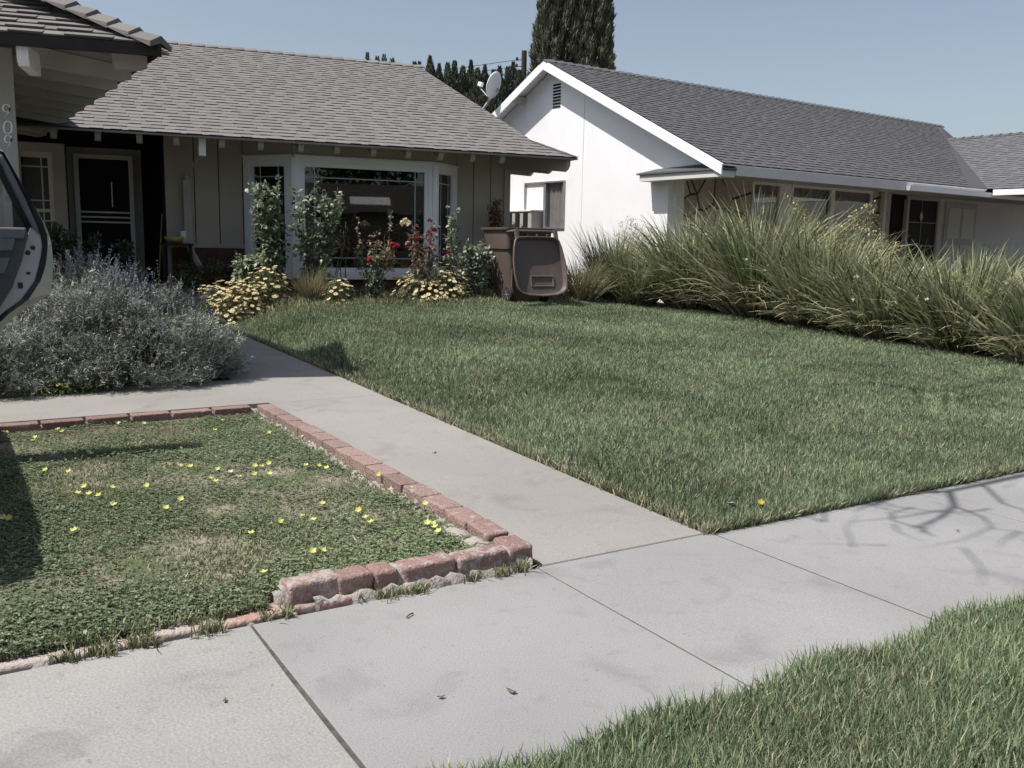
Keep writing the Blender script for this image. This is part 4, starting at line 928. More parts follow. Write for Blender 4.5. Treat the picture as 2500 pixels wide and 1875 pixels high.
for (u, v, r) in ((68, 617, .0135), (80, 605, .0125)):
    p = aty(u, v, DY+.004); mb = MB(); mb.lathe([(r, -.003), (r, .003)], p, 16, (0, 1, 0)); obj('plug', mb, 'blackpl', dr_)
for (u, v, w_, h_) in ((69, 667, .022, .014), (50, 697, .026, .034)):
    p = aty(u, v, DY+.003); mb = MB(); mb.box(p, (w_, .006, h_)); obj('latch', mb, 'blackpl', dr_, bevel=.003)

# ============================================================ GRASS
def visible_keep(P, margin=80):
    d = P-CP; w_ = d@FW; u = 1250+F*(d@R_)/w_; v = 937.5-F*(d@U_)/w_
    return (w_ > .3) & (u > -800) & (u < 3900) & (v > -200) & (v < 2900)
def gzv(x, y):
    t = np.clip(y-3, 0, 10); s = np.clip((x-2.88)/.92, 0, 1); s = s*s*(3-2*s); q = np.clip((x-6.8)/2.6, 0, 1); q = q*q*(3-2*q)
    return .0265*t+np.where(x > 2.9, .032*t*s*(1-.42*q), 0)
def blades(P, L, W, lean, cols_lo, cols_hi, drift=None):
    n = len(P); az = RS.rand(n)*2*np.pi; ln = lean*np.abs(RS.normal(size=n))*.7+.06
    d = np.stack([np.cos(az)*ln, np.sin(az)*ln, np.ones(n)], 1)
    if drift is not None: d += drift
    d = nrm(d); s = nrm(np.cross(d, rdir(n))); V = np.zeros((n, 6, 3)); L = L[:, None]; W = np.broadcast_to(np.asarray(W, float), (n,))[:, None]
    V[:, 0] = P-s*W/2; V[:, 1] = P+s*W/2; m = P+d*L*.55; V[:, 2] = m-s*W*.42; V[:, 3] = m+s*W*.42
    h = nrm(np.stack([d[:, 0], d[:, 1], d[:, 2]*.35-.1*RS.rand(n)], 1)); e = m+(d*.55+h*.45)*L*.5; V[:, 4] = e-s*W*.06; V[:, 5] = e+s*W*.06
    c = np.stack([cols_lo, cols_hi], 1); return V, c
def lawn(name, n, fx, zf, size, label_kind, dens=None, seed=1, parent=None, dry=None, drift=None, gcol=((.088, .126, .064), (.40, .455, .285))):
    P = fx(n); P = P[visible_keep(P)]; dist = np.linalg.norm(P-CP, axis=1)
    if dens is not None: P = P[RS.rand(len(P)) < dens(P)]
    dist = np.linalg.norm(P-CP, axis=1); n = len(P)
    cl = vnoise(P, 1.3); cl2 = vnoise(P+7, 5.)
    L = size*(.6+.5*RS.rand(n)+.25*cl2)*(1+.0*dist); W = (.0032+.00038*dist)*(1+.5*RS.rand(n))
    t = RS.rand(n, 1)**1.5; t = np.clip(t*.8+.25*(RS.rand(n, 1) < .12), 0, 1); base = np.array(gcol[0])*(1-t)+np.array(gcol[1])*t; base = base*(.72+.6*cl[:, None])*(.85+.3*cl2[:, None])
    strw = (RS.rand(n, 1) < (.07 if dry is None else dry(P)[:, None])); sc_ = np.array([.40, .38, .25])*(.7+.6*RS.rand(n, 1))
    base = np.where(strw, sc_, base)
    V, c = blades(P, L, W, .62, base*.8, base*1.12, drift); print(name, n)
    return tag(npmesh(name, V, c, 'grass'), kind='stuff', label=label_kind[0], cat=label_kind[1])
def sampler(x0, x1, y0, y1, power=1.6):
    def f(n):
        # denser near the camera
        X = x0+(x1-x0)*RS.rand(n); Y = y0+(y1-y0)*RS.rand(n)**power; return np.stack([X, Y, gzv(X, Y)-.005], 1)
    return f
_be = [G(u, v, .055) for u, v in ((560, 775), (620, 766), (700, 752), (800, 744), (900, 738), (1000, 736), (1150, 735), (1300, 730), (1480, 735))]; BEX = [p[0] for p in _be]; BEY = [p[1] for p in _be]; print('bed edge', np.round(G(545, 748), 2), np.round(G(655, 748), 2), np.round(G(1082, 738), 2)); print('bed edge', np.round(BEX, 2), np.round(BEY, 2))
lawn('lawn_grass', 600000, sampler(2.90, 9.75, 2.97, 13.0, 1.35), None, .062, ('mown green lawn between walkway and strappy hedge', 'lawn'),
     dens=lambda P: np.clip((P[:, 0]-2.88)*14, 0, 1)*np.clip((np.interp(P[:, 0], BEX, BEY)-P[:, 1])*8, 0, 1)*np.where(P[:, 1] < 6, 1, .8),
     dry=lambda P: .07+.75*np.clip(1-(P[:, 0]-2.9)/.10, 0, 1)+.2*np.clip(1-(P[:, 1]-2.99)/.05, 0, 1)+.12*(vnoise(P, 2.2) > .6))
def vf(n):
    X = .84+9.6*RS.rand(n)**1.3; Y = -.7+2.52*RS.rand(n)**.8; return np.stack([X, Y, np.full(n, -.012)], 1)
lawn('verge_grass', 470000, vf, None, .082, ('coarser grass strip in the near right corner below the sidewalk', 'grass strip'),
     dens=lambda P: np.clip((1.79+.03*np.sin(P[:, 0]*9)-P[:, 1])*25, 0, 1), dry=lambda P: .09+.12*(vnoise(P, 2.) > .58), gcol=((.092, .134, .066), (.40, .46, .285)))
# clover planter
def planter_dens(P):
    d = np.clip(1.25-1.3*np.clip(vnoise(P+3, 2.3)-.5, 0, 1)*3, .15, 1)*np.clip(.35+1.1*vnoise(P+1, 9.), .3, 1)
    for (cx, cy, r, k) in ((1.35, 4.1, .28, .25), (1.15, 3.6, .22, .2), (1.5, 3.45, .16, .2), (1.0, 5.9, .3, .55), (1.7, 4.6, .25, .35), (1.6, 3.85, .15, .25), (.7, 3.35, .15, .6)):
        dd = np.hypot(P[:, 0]-cx, (P[:, 1]-cy)*1.0); d *= 1-(1-k)*np.exp(-(dd/r)**2)
    return d
def pf(n):
    X = -.9+2.78*RS.rand(n); Y = 3.045+3.51*RS.rand(n)**1.15; Y = np.where((X > .9) & (Y < 3.12), Y+.1, Y); return np.stack([X, Y, np.full(n, .02)], 1)
P = pf(135000); P = P[visible_keep(P)]; P = P[RS.rand(len(P)) < planter_dens(P)]; n = len(P)
P[:, 2] += .006+.034*RS.rand(n)*(.5+vnoise(P, 6))-.018*np.clip((3.14-P[:, 1])*10, 0, 1); tri = []
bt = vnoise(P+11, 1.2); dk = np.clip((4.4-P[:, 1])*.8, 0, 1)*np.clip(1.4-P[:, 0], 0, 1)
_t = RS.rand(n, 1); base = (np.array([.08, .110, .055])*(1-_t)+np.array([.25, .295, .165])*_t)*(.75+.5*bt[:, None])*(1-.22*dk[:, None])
az = RS.rand(n)*6.28
Vs, Cs = [], []
for k in range(3):
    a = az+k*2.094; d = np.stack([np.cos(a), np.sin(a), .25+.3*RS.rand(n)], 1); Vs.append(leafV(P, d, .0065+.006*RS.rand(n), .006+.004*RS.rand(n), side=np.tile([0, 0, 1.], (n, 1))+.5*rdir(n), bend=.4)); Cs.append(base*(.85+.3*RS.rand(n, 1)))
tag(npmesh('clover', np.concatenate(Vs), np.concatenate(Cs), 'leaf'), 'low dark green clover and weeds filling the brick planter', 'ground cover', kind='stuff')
lawn('planter_grass', 110000, pf, None, .034, ('short thin grass and dead stalks between the clover', 'grass'), dens=lambda P: .8*np.clip(planter_dens(P), .3, 1)**.4, dry=lambda P: .2+.4*(1-np.clip(planter_dens(P), 0, 1)), gcol=((.13, .16, .07), (.32, .36, .19)))
n2 = 5200; P = pf(n2); P = P[visible_keep(P)]; P = P[(vnoise(P+21, 2.1) > .5) & (RS.rand(len(P)) < planter_dens(P))]; n2 = len(P); P[:, 2] += .012+.03*RS.rand(n2)
tag(npmesh('broad_weeds', leafV(P, rdir(n2)*[1, 1, .3]+[0, 0, .35], .016+.018*RS.rand(n2), .010+.008*RS.rand(n2), side=np.tile([0, 0, 1.], (n2, 1))+.4*rdir(n2)), colr(n2, (.10, .135, .06), (.26, .30, .16)), 'leaf'), 'patches of broader-leaved weeds among the clover in the planter', 'weeds', kind='stuff')
# dry stalks lying on the bare patches
n = 700; c_ = [(1.35, 4.1), (1.15, 3.6), (1.5, 3.5), (1.7, 4.65), (1.45, 4.45), (1.0, 5.9)]; k = RS.randint(0, 6, n)
P = np.array([[*c_[i], .035] for i in k])+np.concatenate([RS.normal(size=(n, 2))*.16, RS.rand(n, 1)*.012], 1); ok = (P[:, 0] < 1.85) & (P[:, 1] > 3.15); P = P[ok]; n = len(P)
a = RS.rand(n)*6.28; V = leafV(P, np.stack([np.cos(a), np.sin(a), .08*RS.normal(size=n)], 1), .03+.08*RS.rand(n)**2, .003+.003*RS.rand(n), bend=.2)
tag(npmesh('dry_stalks', V, colr(n, (.38, .33, .27), (.55, .50, .43)), 'petal'), 'pale dead stalks strewn on bare patches of the planter', 'straw', kind='stuff')
# weeds in the crack between bricks and sidewalk
def wf(n):
    t = RS.rand(n); X = -.6+2.55*t; return np.stack([X, 2.985+.02*RS.normal(size=n), np.full(n, .0)], 1)
lawn('crack_weeds', 5200, wf, None, .045, ('tufts of weeds along the foot of the brick border', 'weeds'), dens=lambda P: (vnoise(P+5, 7.) > .5)*np.clip(vnoise(P, 31.)*2.2-.8, .05, 1), dry=lambda P: np.full(len(P), .5), gcol=((.10, .14, .05), (.2, .24, .1)))

# ============================================================ PLANTS
def cat2(L): return np.concatenate(L)
# ---- lavender
def lavender(name, label, cx, cy, rx, ry, h, nsprig, spikes, z0=.14):
    t = thing(name, label, 'lavender bush', (cx, cy, z0), 'lavender bushes beside the crossing walkway')
    # sprigs start on a lumpy dome and radiate outward
    u = rdir(nsprig*2); u[:, 2] = np.abs(u[:, 2]); u = u[:nsprig]
    u[:, 2] = u[:, 2]*.95+.0
    lump = 1+.16*np.sin(u[:, 0]*7+1.1*np.sin(u[:, 1]*6+cx*5))*np.sin(u[:, 1]*8+u[:, 2]*5)+.07*RS.normal(size=nsprig)
    rr_ = (.55+.45*RS.rand(nsprig)**.45)*lump
    P = np.array([cx, cy, z0])+u*np.array([rx, ry, h])*rr_[:, None]
    hole = vnoise(P*[1, 1, 1.3]+cx, 4.2); keep = (hole > .43) | (RS.rand(nsprig) < .18); P = P[keep]; u = u[keep]; n = len(P)
    D = nrm(u*np.array([1, 1, .9])+np.array([0, 0, .55])+.45*rdir(n)); SL = .07+.06*RS.rand(n)
    Vs, Cs = [], []; tone = vnoise(P+2, 3.)[:, None]
    for k in range(9):
        f = (k+.5)/9; q = P+D*SL[:, None]*f; d = nrm(D*.8+rdir(n)*.75)
        Vs.append(leafV(q, d, .030+.022*RS.rand(n), .0042+.003*RS.rand(n), bend=.5)); Cs.append(colr(n, (.13, .145, .118), (.54, .565, .50), .16)*(.62+.6*tone))
    npmesh('foliage', cat2(Vs), cat2(Cs), 'dryleaf', t)
    # flower spikes
    m = spikes; u2 = rdir(m*3); u2 = u2[u2[:, 2] > .15][:m]; m = len(u2); B0 = np.array([cx, cy, z0])+u2*np.array([rx, ry, h])*.93
    D2 = nrm(u2*[.35, .35, .3]+np.array([0, 0, 1.])+.16*rdir(m)); SL2 = .15+.17*RS.rand(m); Vs, Cs = [], []
    cur = rdir(m)*.22
    for k in range(14):
        f = (k+.3)/14; q = B0+D2*(SL2*f)[:, None]+cur*(f*f*SL2)[:, None]; dd = nrm(D2+2*cur*f)
        Vs.append(leafV(q-dd*.004, dd, SL2/12, .0022, bend=0)); Cs.append(colr(m, (.34, .34, .30), (.5, .5, .45)))
        if k > 8:
            for _ in range(4): Vs.append(leafV(q, nrm(dd*.7+rdir(m)), .014, .009, bend=.5)); Cs.append(colr(m, (.27, .24, .31), (.46, .42, .50)))
    tag(npmesh('flower_spikes', cat2(Vs), cat2(Cs), 'dryleaf', t), kind='stuff')
    mb = MB()
    for k in range(40):
        a = random.random()*6.28; e = (cx+.7*rx*math.cos(a)*random.random(), cy+.7*ry*math.sin(a)*random.random(), z0+h*.6); mb.tube([(cx+.1*math.cos(a)*rx, cy+.1*math.sin(a)*ry, z0-.05), e], [.012, .004], 5)
    obj('stems', mb, 'stem', t)
    return t
lavender('lavender_bush', 'large grey-green lavender bush spilling over the walkway beside the lawn', 1.27, 7.96, .80, .50, .72, 10000, 120)
lavender('lavender_bush', 'grey lavender bush half hidden behind the open car door', .1, 7.95, .95, .5, .62, 9000, 90)
lavender('lavender_bush', 'taller lavender clump behind, with purple spikes in front of the entry', 1.0, 8.15, .72, .42, .86, 7000, 230)
# ---- strappy hedge
def strap_clump(name, label, cx, cy, h, n, spread=1., col=((.07, .10, .038), (.42, .45, .26)), group='strappy clumps in the hedge along the lawn', cat='strappy plant', wd=.011, rad=.22, seg=7, dry=.12, skirt=0., lean=(0, 0)):
    z0 = gz(cx, cy); t = thing(name, label, cat, (cx, cy, z0), group)
    a = RS.rand(n)*6.28; r = rad*np.sqrt(RS.rand(n)); P = np.stack([cx+r*np.cos(a), cy+r*np.sin(a), np.full(n, z0-.02)], 1)
    a2 = a+.7*RS.normal(size=n); sk = RS.rand(n) < skirt; tilt = np.abs(RS.normal(size=n))*.40*spread+.05+.5*spread*(RS.rand(n) < .25)*RS.rand(n); tilt = np.where(sk, .6+.9*RS.rand(n), tilt)
    L = h*(.62+.50*RS.rand(n))*(1+.12*np.minimum(tilt, 1))*np.where(sk, .72, 1)*(1+.12*np.sin(a*3+cx*5+cy*3)); d = nrm(np.stack([np.cos(a2)*tilt+lean[0], np.sin(a2)*tilt+lean[1], np.ones(n)], 1)+.2*rdir(n))
    s = nrm(np.cross(d, rdir(n))*1.); droop = (.25+1.1*RS.rand(n)**2)*spread; drp = np.where(RS.rand(n) < .2, 1.8, 1.)*droop; drp = np.where(sk, 1.4+1.2*RS.rand(n), drp)
    V = np.zeros((n, 2*(seg+1), 3)); q = P.copy(); dd = d.copy(); W = wd*(.7+.6*RS.rand(n))[:, None]
    hz = nrm(np.stack([np.cos(a2), np.sin(a2), -.55*np.ones(n)], 1)); pts = []
    for k in range(seg+1):
        f = k/seg; wv = W*(1-.0*f)*(1.0 if f < .5 else (1-((f-.5)/.5)**1.6*.92)); V[:, 2*k] = q-s*wv/2; V[:, 2*k+1] = q+s*wv/2
        q = q+dd*(L/seg)[:, None]; dd = nrm(dd+hz*(drp*f*.42)[:, None])
        q[:, 2] = np.maximum(q[:, 2], z0+.01)
    t1 = RS.rand(n, 1); base = np.array(col[0])*(1-t1)+np.array(col[1])*t1; base *= (1+.15*RS.normal(size=(n, 1))).clip(.6, 1.5)*np.where(sk[:, None], .85, 1)
    isd = RS.rand(n, 1) < dry+.25*sk[:, None]; base = np.where(isd, np.array([.40, .36, .25])*(.7+.5*RS.rand(n, 1)), base)
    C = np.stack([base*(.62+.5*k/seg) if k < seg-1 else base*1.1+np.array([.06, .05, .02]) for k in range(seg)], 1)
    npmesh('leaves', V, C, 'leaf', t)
    return t
hc = [(10.0, 4.35, 1.02, 1700, 'nearest the right edge of the photo, drooping over the lawn corner'), (10.05, 5.35, 1.05, 1700, 'second from the right edge, with dry arching leaves'), (10.15, 6.35, 1.05, 1700, 'third from the right edge, in front of the porch door'),
      (10.05, 7.35, 1.16, 1700, 'before the right half of the double front window'), (10.15, 8.4, 1.30, 1700, 'before the left half of the double front window'), (10.1, 9.5, 1.62, 1900, 'in front of the stone panel, the tallest'), (9.9, 10.6, 1.5, 1700, 'nearest the gable wall, second from the trash cart'),
      (11.2, 5.0, 1.1, 900, 'in the back row by the right edge'), (11.2, 7.0, 1.08, 900, 'in the back row before the porch'), (11.1, 8.9, 1.2, 900, 'in the back row before the front windows')]
for i, (x, y, h, n, lb) in enumerate(hc):
    strap_clump('strappy_clump', 'olive strap-leaved hedge clump '+lb, x+.0, y, h*(.94+.05*((i*7) % 3)), n, (.8, 1.0, .88, 1.08)[i % 4], rad=.36, wd=.019, dry=(.10, .2, .14)[i % 3], skirt=.2 if x < 11 else 0, lean=((.02, .12, -.04, .08, -.06, .12)[i % 6], (.08, -.1, .05)[i % 3]))
strap_clump('strappy_clump', 'shorter upright grassy clump between trash cart and hedge', 9.3, 11.9, 1.15, 900, .5, rad=.22)
strap_clump('strappy_clump', 'fine arching grass clump just right of the trash cart', 8.35, 11.45, .75, 700, .9, col=((.16, .16, .07), (.40, .36, .20)), rad=.15, dry=.3, wd=.007)
strap_clump('strappy_clump', 'low arching clump at the far end of the hedge', 9.2, 11.2, 1.0, 1100, 1.15, rad=.25)
# white blooms in the hedge
for (u, v) in ((1873, 649), (1868, 660), (2252, 657), (2040, 678), (2090, 675), (2085, 732), (1820, 634), (2240, 728), (2262, 730)):
    p = atx(u, v, 9.45); V = leafV(np.repeat(p[None], 6, 0), rdir(6)+np.array([-.5, -.5, .4]), .034, .024); o = npmesh('white_iris', V, colr(6, (.75, .75, .68), (.85, .85, .8)), 'petal', origin=p); tag(o, 'one of the small white iris blooms dotted through the strappy hedge', 'flower', 'white blooms in the hedge')
# ---- leafy shrubs
def shrub(name, label, cat, base, canes, leaf=(.05, .03), per=26, col=((.06, .09, .04), (.17, .21, .12)), rad=.006, tipcol=None, spread=.05, mk='leaf', stemcol='stem', up=.3):
    """canes: list of polylines (world)"""
    t = thing(name, label, cat, base); mb = MB(); Vs, Cs = [], []
    for pl in canes:
        pl = [np.array(p, float) for p in pl]; k = len(pl); mb.tube(pl, [rad*(1-.7*i/(k-1)) for i in range(k)], 5)
        L = sum(np.linalg.norm(b-a) for a, b in zip(pl[:-1], pl[1:])); n = max(1, int(per*L))
        f = np.sort(RS.rand(n)**.8); seg = f*(k-1); i = np.minimum(seg.astype(int), k-2); w_ = (seg-i)[:, None]; A_ = np.array(pl)
        q = A_[i]*(1-w_)+A_[i+1]*w_; out = rdir(n); out[:, 2] *= .6; out = nrm(out)
        for m_ in range(4):
            q2 = q+out*spread*(.25+.3*m_)+rdir(n)*spread*.35; d = nrm(out*.7+rdir(n)*.7+np.array([0, 0, up-.25]))
            Vs.append(leafV(q2, d, leaf[0]*(.6+.7*RS.rand(n)), leaf[1]*(.6+.6*RS.rand(n)), side=rdir(n)*.7+np.array([0, 0, 1.]), bend=.5)); c = colr(n, col[0], col[1], .15)
            if tipcol is not None: m2 = (f > .72)[:, None] & (RS.rand(n, 1) < .6); c = np.where(m2, colr(n, tipcol[0], tipcol[1]), c)
            Cs.append(c)
    obj('canes', mb, stemcol, t, smooth=True)
    if per: npmesh('leaves', cat2(Vs), cat2(Cs), mk, t)
    return t
def cane(b, tip, wob=.06, n=6, bow=.0):
    b = np.array(b, float); tip = np.array(tip, float); out = []
    for i in range(n+1): f = i/n; out.append(b+(tip-b)*f+rdir(1)[0]*wob*math.sin(math.pi*f)*.7+np.array([0, 0, bow*math.sin(math.pi*f)]))
    return out
def AP(u, v, ly): return onpl(u, v, A.ey, A.o+A.ey*ly)
def gbase(p): return np.array([p[0], p[1], gz(p[0], p[1])])
def rose(label, u, ly, vt, hw, n, cat='rose bush', name='rose_bush', vb=None, **kw):
    p = AP(u, 600, ly); b = gbase(p); canes = []
    for i in range(n):
        tu = u+hw*random.uniform(-1, 1); tv = vt+abs(random.gauss(0, 1))*.28*(690-vt)*(1 if i > 1 else .1); tp = AP(tu, min(tv, 670), ly+random.uniform(-.18, .18)); canes.append(cane(b+[random.uniform(-.06, .06)*(1+hw/60), random.uniform(-.06, .06), -.02], tp, .09))
    return shrub(name, label, cat, b, canes, **kw)
G1 = ((.10, .13, .07), (.34, .39, .27))
r1 = rose('tall leafy rose in front of the left bay pane', 665, -.30, 440, 56, 18, per=16, leaf=(.068, .046), col=G1, spread=.075)
r2 = rose('tall leafy rose in front of the bay corner post, right of its tall twin', 768, -.32, 455, 58, 18, per=16, leaf=(.068, .046), col=G1, spread=.075)
rose('low broad-leaved shrub drooping beside the brown pot', 600, -.05, 622, 34, 11, per=70, leaf=(.075, .04), col=((.11, .145, .075), (.36, .42, .28)), spread=.07, name='shrub', cat='shrub')
rose('nearly bare rose canes leaning before the big window pane', 825, -.3, 540, 30, 7, per=2, leaf=(.04, .02), col=((.2, .18, .12), (.34, .32, .22)), spread=.03, rad=.008)
r4 = rose('straggly rose bush with red blooms before the middle of the window', 905, -.45, 575, 60, 14, per=26, leaf=(.05, .03), col=((.09, .115, .06), (.30, .33, .24)), tipcol=((.22, .12, .08), (.3, .2, .14)), spread=.06)
r5 = rose('reddish-tipped rose bush with a pale yellow bloom near the right bay post', 1030, -.4, 548, 46, 12, per=24, leaf=(.05, .032), col=((.10, .11, .06), (.30, .31, .21)), tipcol=((.22, .05, .06), (.32, .12, .10)), spread=.05)
rose('slim rose in front of the narrow right bay pane', 1098, -.25, 512, 18, 6, per=34, leaf=(.05, .034), col=G1, spread=.05)
r7 = rose('round-leaved rose beside the left side of the trash cart', 1160, -.3, 592, 42, 14, per=30, leaf=(.055, .045), col=((.10, .135, .08), (.38, .43, .32)), spread=.07)
rose('rose shoot rising behind the trash cart against the siding', 1210, .9, 492, 10, 4, per=80, leaf=(.05, .034), col=((.08, .11, .06), (.24, .28, .2)), tipcol=((.25, .06, .05), (.3, .12, .1)), spread=.05)
rose('small reddish rose shoots above the back of the trash cart', 1265, 1.6, 540, 22, 6, per=60, leaf=(.045, .03), col=((.12, .11, .07), (.26, .22, .16)), spread=.05)
# single tall shoots
def shoot(parent, u0, v0, u1, v1, ly, nleaf, col, leaf=(.05, .03)):
    mb = MB(); c = cane(AP(u0, v0, ly), AP(u1, v1, ly), .03); mb.tube(c, .005, 5); obj('cane', mb, 'stem', parent); n = nleaf
    f = RS.rand(n)**.5; i = np.minimum((f*6).astype(int), 5); q = np.array(c)[i]+(np.array(c)[i+1]-np.array(c)[i])*(f*6-i)[:, None]
    npmesh('cane_leaves', leafV(q, rdir(n), leaf[0]*(.7+.5*RS.rand(n)), leaf[1], bend=.5), colr(n, *col), 'leaf', parent)
shoot(r4, 940, 660, 955, 520, -.45, 26, G1); shoot(r4, 877, 600, 877, 530, -.45, 8, ((.2, .15, .1), (.4, .36, .28))); shoot(r5, 1050, 690, 1052, 540, -.4, 24, ((.15, .03, .045), (.26, .08, .08)))
shoot(r2, 770, 500, 772, 440, -.32, 20, G1); shoot(r1, 680, 480, 678, 428, -.3, 16, G1); shoot(r1, 625, 600, 616, 505, -.3, 12, ((.2, .22, .12), (.3, .3, .18)))
def bloom(parent, p, r, col, name='rose_bloom', n=26):
    u = rdir(n); u[:, 2] = np.abs(u[:, 2]); q = p+u*r*.35
    npmesh(name, leafV(q, nrm(u+.4*rdir(n)+[0, 0, .3]), r*1.1, r*1.2, side=rdir(n), bend=.9), colr(n, *col), 'petal', parent)
RD = ((.42, .03, .05), (.62, .08, .10)); RK = ((.50, .09, .12), (.62, .2, .22))
for (u, v, r) in ((900, 637, .05), (953, 631, .03), (957, 602, .055), (967, 601, .045), (995, 598, .025)): bloom(r4, AP(u, v, -.56), r*.8, RD)
bloom(r5, AP(991, 547, -.5), .06, ((.75, .62, .42), (.85, .78, .6)))
for (u, v, r) in ((1050, 540, .035), (1060, 565, .045), (1090, 617, .05)): bloom(r5, AP(u, v, -.5), r*.8, ((.2, .03, .05), (.32, .07, .09)))
for (u, v) in ((1093, 507), (1120, 512), (1100, 533)): bloom(r7, AP(u, v, -.25), .022, ((.5, .5, .4), (.65, .62, .52)))
# ---- cream daisy mounds
def mound(label, u, v, rx, ry, h, nf, fsize=.034, col=((.76, .62, .32), (.87, .79, .55)), leafc=((.10, .12, .05), (.24, .25, .13)), name='daisy_mound', nl=2200, top=.0, Y=None):
    p = G(u, v) if Y is None else aty(u, v, Y); p = np.array([p[0], p[1]+ry*.6, gz(p[0], p[1]+ry*.6)]); t = thing(name, label, 'daisy bush', p)
    d = rdir(nl); d[:, 2] = np.abs(d[:, 2]); q = p+d*np.array([rx, ry, h])*(.55+.42*RS.rand(nl, 1))*(1+.1*np.sin(d[:, :1]*9+d[:, 1:2]*7))
    npmesh('foliage', leafV(q, nrm(d+rdir(nl)+[0, 0, .4]), .035, .009), colr(nl, *leafc), 'leaf', t)
    d = rdir(nf*4); d = d[(d[:, 2] > top)][:nf]; n = len(d); c = p+d*np.array([rx, ry, h])*(.97+.06*RS.rand(n, 1))*(1+.1*np.sin(d[:, :1]*9+d[:, 1:2]*7)); nn = nrm(d*.6+[-.15, -.1, .8]+.25*rdir(n)); Vs, Cs = [], []
    e1 = nrm(np.cross(nn, rdir(n))); e2 = np.cross(nn, e1); col_ = colr(n, *col, .06)
    for k in range(9):
        a = k*2*np.pi/9; dr = e1*math.cos(a)+e2*math.sin(a)+nn*.12; Vs.append(leafV(c, dr, fsize*.62, fsize*.36, side=nn, bend=.15)); Cs.append(col_)
    for k in range(3): dr = e1*math.cos(k*2.1)+e2*math.sin(k*2.1); Vs.append(leafV(c-dr*fsize*.1+nn*.006, dr, fsize*.22, fsize*.26, side=nn, bend=0)); Cs.append(colr(n, (.25, .16, .08), (.45, .32, .12)))
    tag(npmesh('blossoms', cat2(Vs), cat2(Cs), 'petal', t), kind='stuff')
    return t
mound('large rounded mound of cream daisies left of the trash cart', 1082, 738, .58, .42, .48, 460, .050)
mound('small cream daisy tuft between grass tuft and window', 836, 748, .20, .16, .33, 60, .052)
mound('wide low drift of cream daisies behind the lavender', 548, 748, .42, .30, .50, 330, .047, Y=11.45)
mound('low cream daisy drift between the red snail and the tall rose', 608, 745, .38, .26, .46, 240, .046, Y=11.5)
mound('cream daisy mound with bare green right side beside the fine grass tuft', 662, 748, .32, .26, .50, 110, .048, nl=3200, Y=11.55)
mound('low flowering patch at the foot of the grass clump right of the trash cart', 1470, 712, .42, .25, .22, 30, .03, col=((.4, .38, .2), (.6, .55, .35)), leafc=((.1, .13, .05), (.28, .28, .14)), name='low_shrub')
# fine grass tuft
def tuft(label, u, v, h, n, col, spread=.7, rad=.08, name='grass_tuft', wd=.005, dry=.4):
    p = G(u, v); t = strap_clump(name, label, p[0], p[1]+.15, h, n, spread, col, None, 'ornamental grass', wd, rad, 6, dry); del t; return
tuft('fine tan and green grass tuft between two daisy patches', 768, 742, .47, 520, ((.17, .18, .08), (.42, .38, .24)), .75)
tuft('arching dark strap-leaved tuft between red ornament and brown pot', 590, 712, .42, 260, ((.08, .09, .04), (.3, .28, .16)), 1.2, .06, wd=.009)
# small yellow oxalis along the bed edge
def oxalis(u, v, label, grp, z=None, s=.030, h=.05, p=None, tilt=None, col=None, par=None):
    if p is None: p = G(u, v)
    p = np.array(p, float); nn = nrm(np.array([-.1, -.3, 1.])+.45*rdir(1)[0]); e1 = nrm(np.cross(nn, rdir(1)[0])); e2 = np.cross(nn, e1); Vs, Cs = [], []
    for k in range(5):
        a = k*2*np.pi/5; dr = e1*math.cos(a)+e2*math.sin(a)+nn*.35; Vs.append(leafV((p)[None], dr[None], s*.60, s*.52, side=nn[None], bend=-.3)); Cs.append(colr(1, *(col or ((.66, .66, .16), (.80, .79, .34))), .05))
    Vs.append(leafV((p-nn*h)[None], nn[None], h, .003, bend=.1)); Cs.append(np.array([[.14, .2, .07]]))
    o = npmesh('yellow_flower', cat2(Vs), cat2(Cs), 'petal', origin=p-nn*h); tag(o, label, 'flower', grp); return o
lb = 'one of the pale yellow five-petalled flowers dotted over the clover planter'; gp_ = 'yellow flowers in the planter'
z1 = [(305, 545), (465, 555), (570, 655), (525, 700), (600, 705), (665, 715), (755, 660), (770, 780), (990, 650), (1220, 740), (1120, 800), (500, 950), (1285, 520), (1215, 515), (1455, 620), (1420, 600), (1470, 540), (1555, 558), (1720, 515), (1765, 520), (1815, 500), (1715, 570), (1820, 570), (1615, 590), (2065, 513), (2150, 515), (2205, 530), (1450, 275), (1500, 210), (1815, 290), (1870, 245), (2040, 320), (2140, 325), (1890, 890), (2035, 855), (2115, 880), (2175, 770), (1695, 970), (2110, 1090), (2180, 1085), (1780, 1235), (235, 325), (225, 345), (390, 270), (420, 285), (330, 215), (325, 240), (800, 230), (840, 215), (970, 230), (1190, 150), (1270, 160), (1650, 150), (1695, 135), (600, 425), (620, 435), (25, 260), (40, 290), (20, 865), (60, 870)]
for (a, b) in z1: oxalis(0, 0, lb, gp_, p=onz(a*.3617, 950+b*.3617, .065))
for (a, b) in ((760, 815), (810, 865), (845, 895), (1225, 900), (1262, 905), (1275, 930), (1300, 958), (890, 575), (1115, 665), (1210, 770), (975, 678)): oxalis(0, 0, lb, gp_, p=onz(600+a*.3617, 950+b*.3617, .07 if a < 800 or a > 1220 else .10))
for (a, b) in ((1100, 508), (1140, 510), (1250, 505), (975, 578), (780, 1212)): oxalis(0, 0, 'one of the few deeper orange-yellow flowers low in the clover planter', 'orange-yellow flowers in the planter', p=onz(a*.3617, 950+b*.3617, .045), s=.022, col=((.62, .44, .05), (.72, .55, .1)))
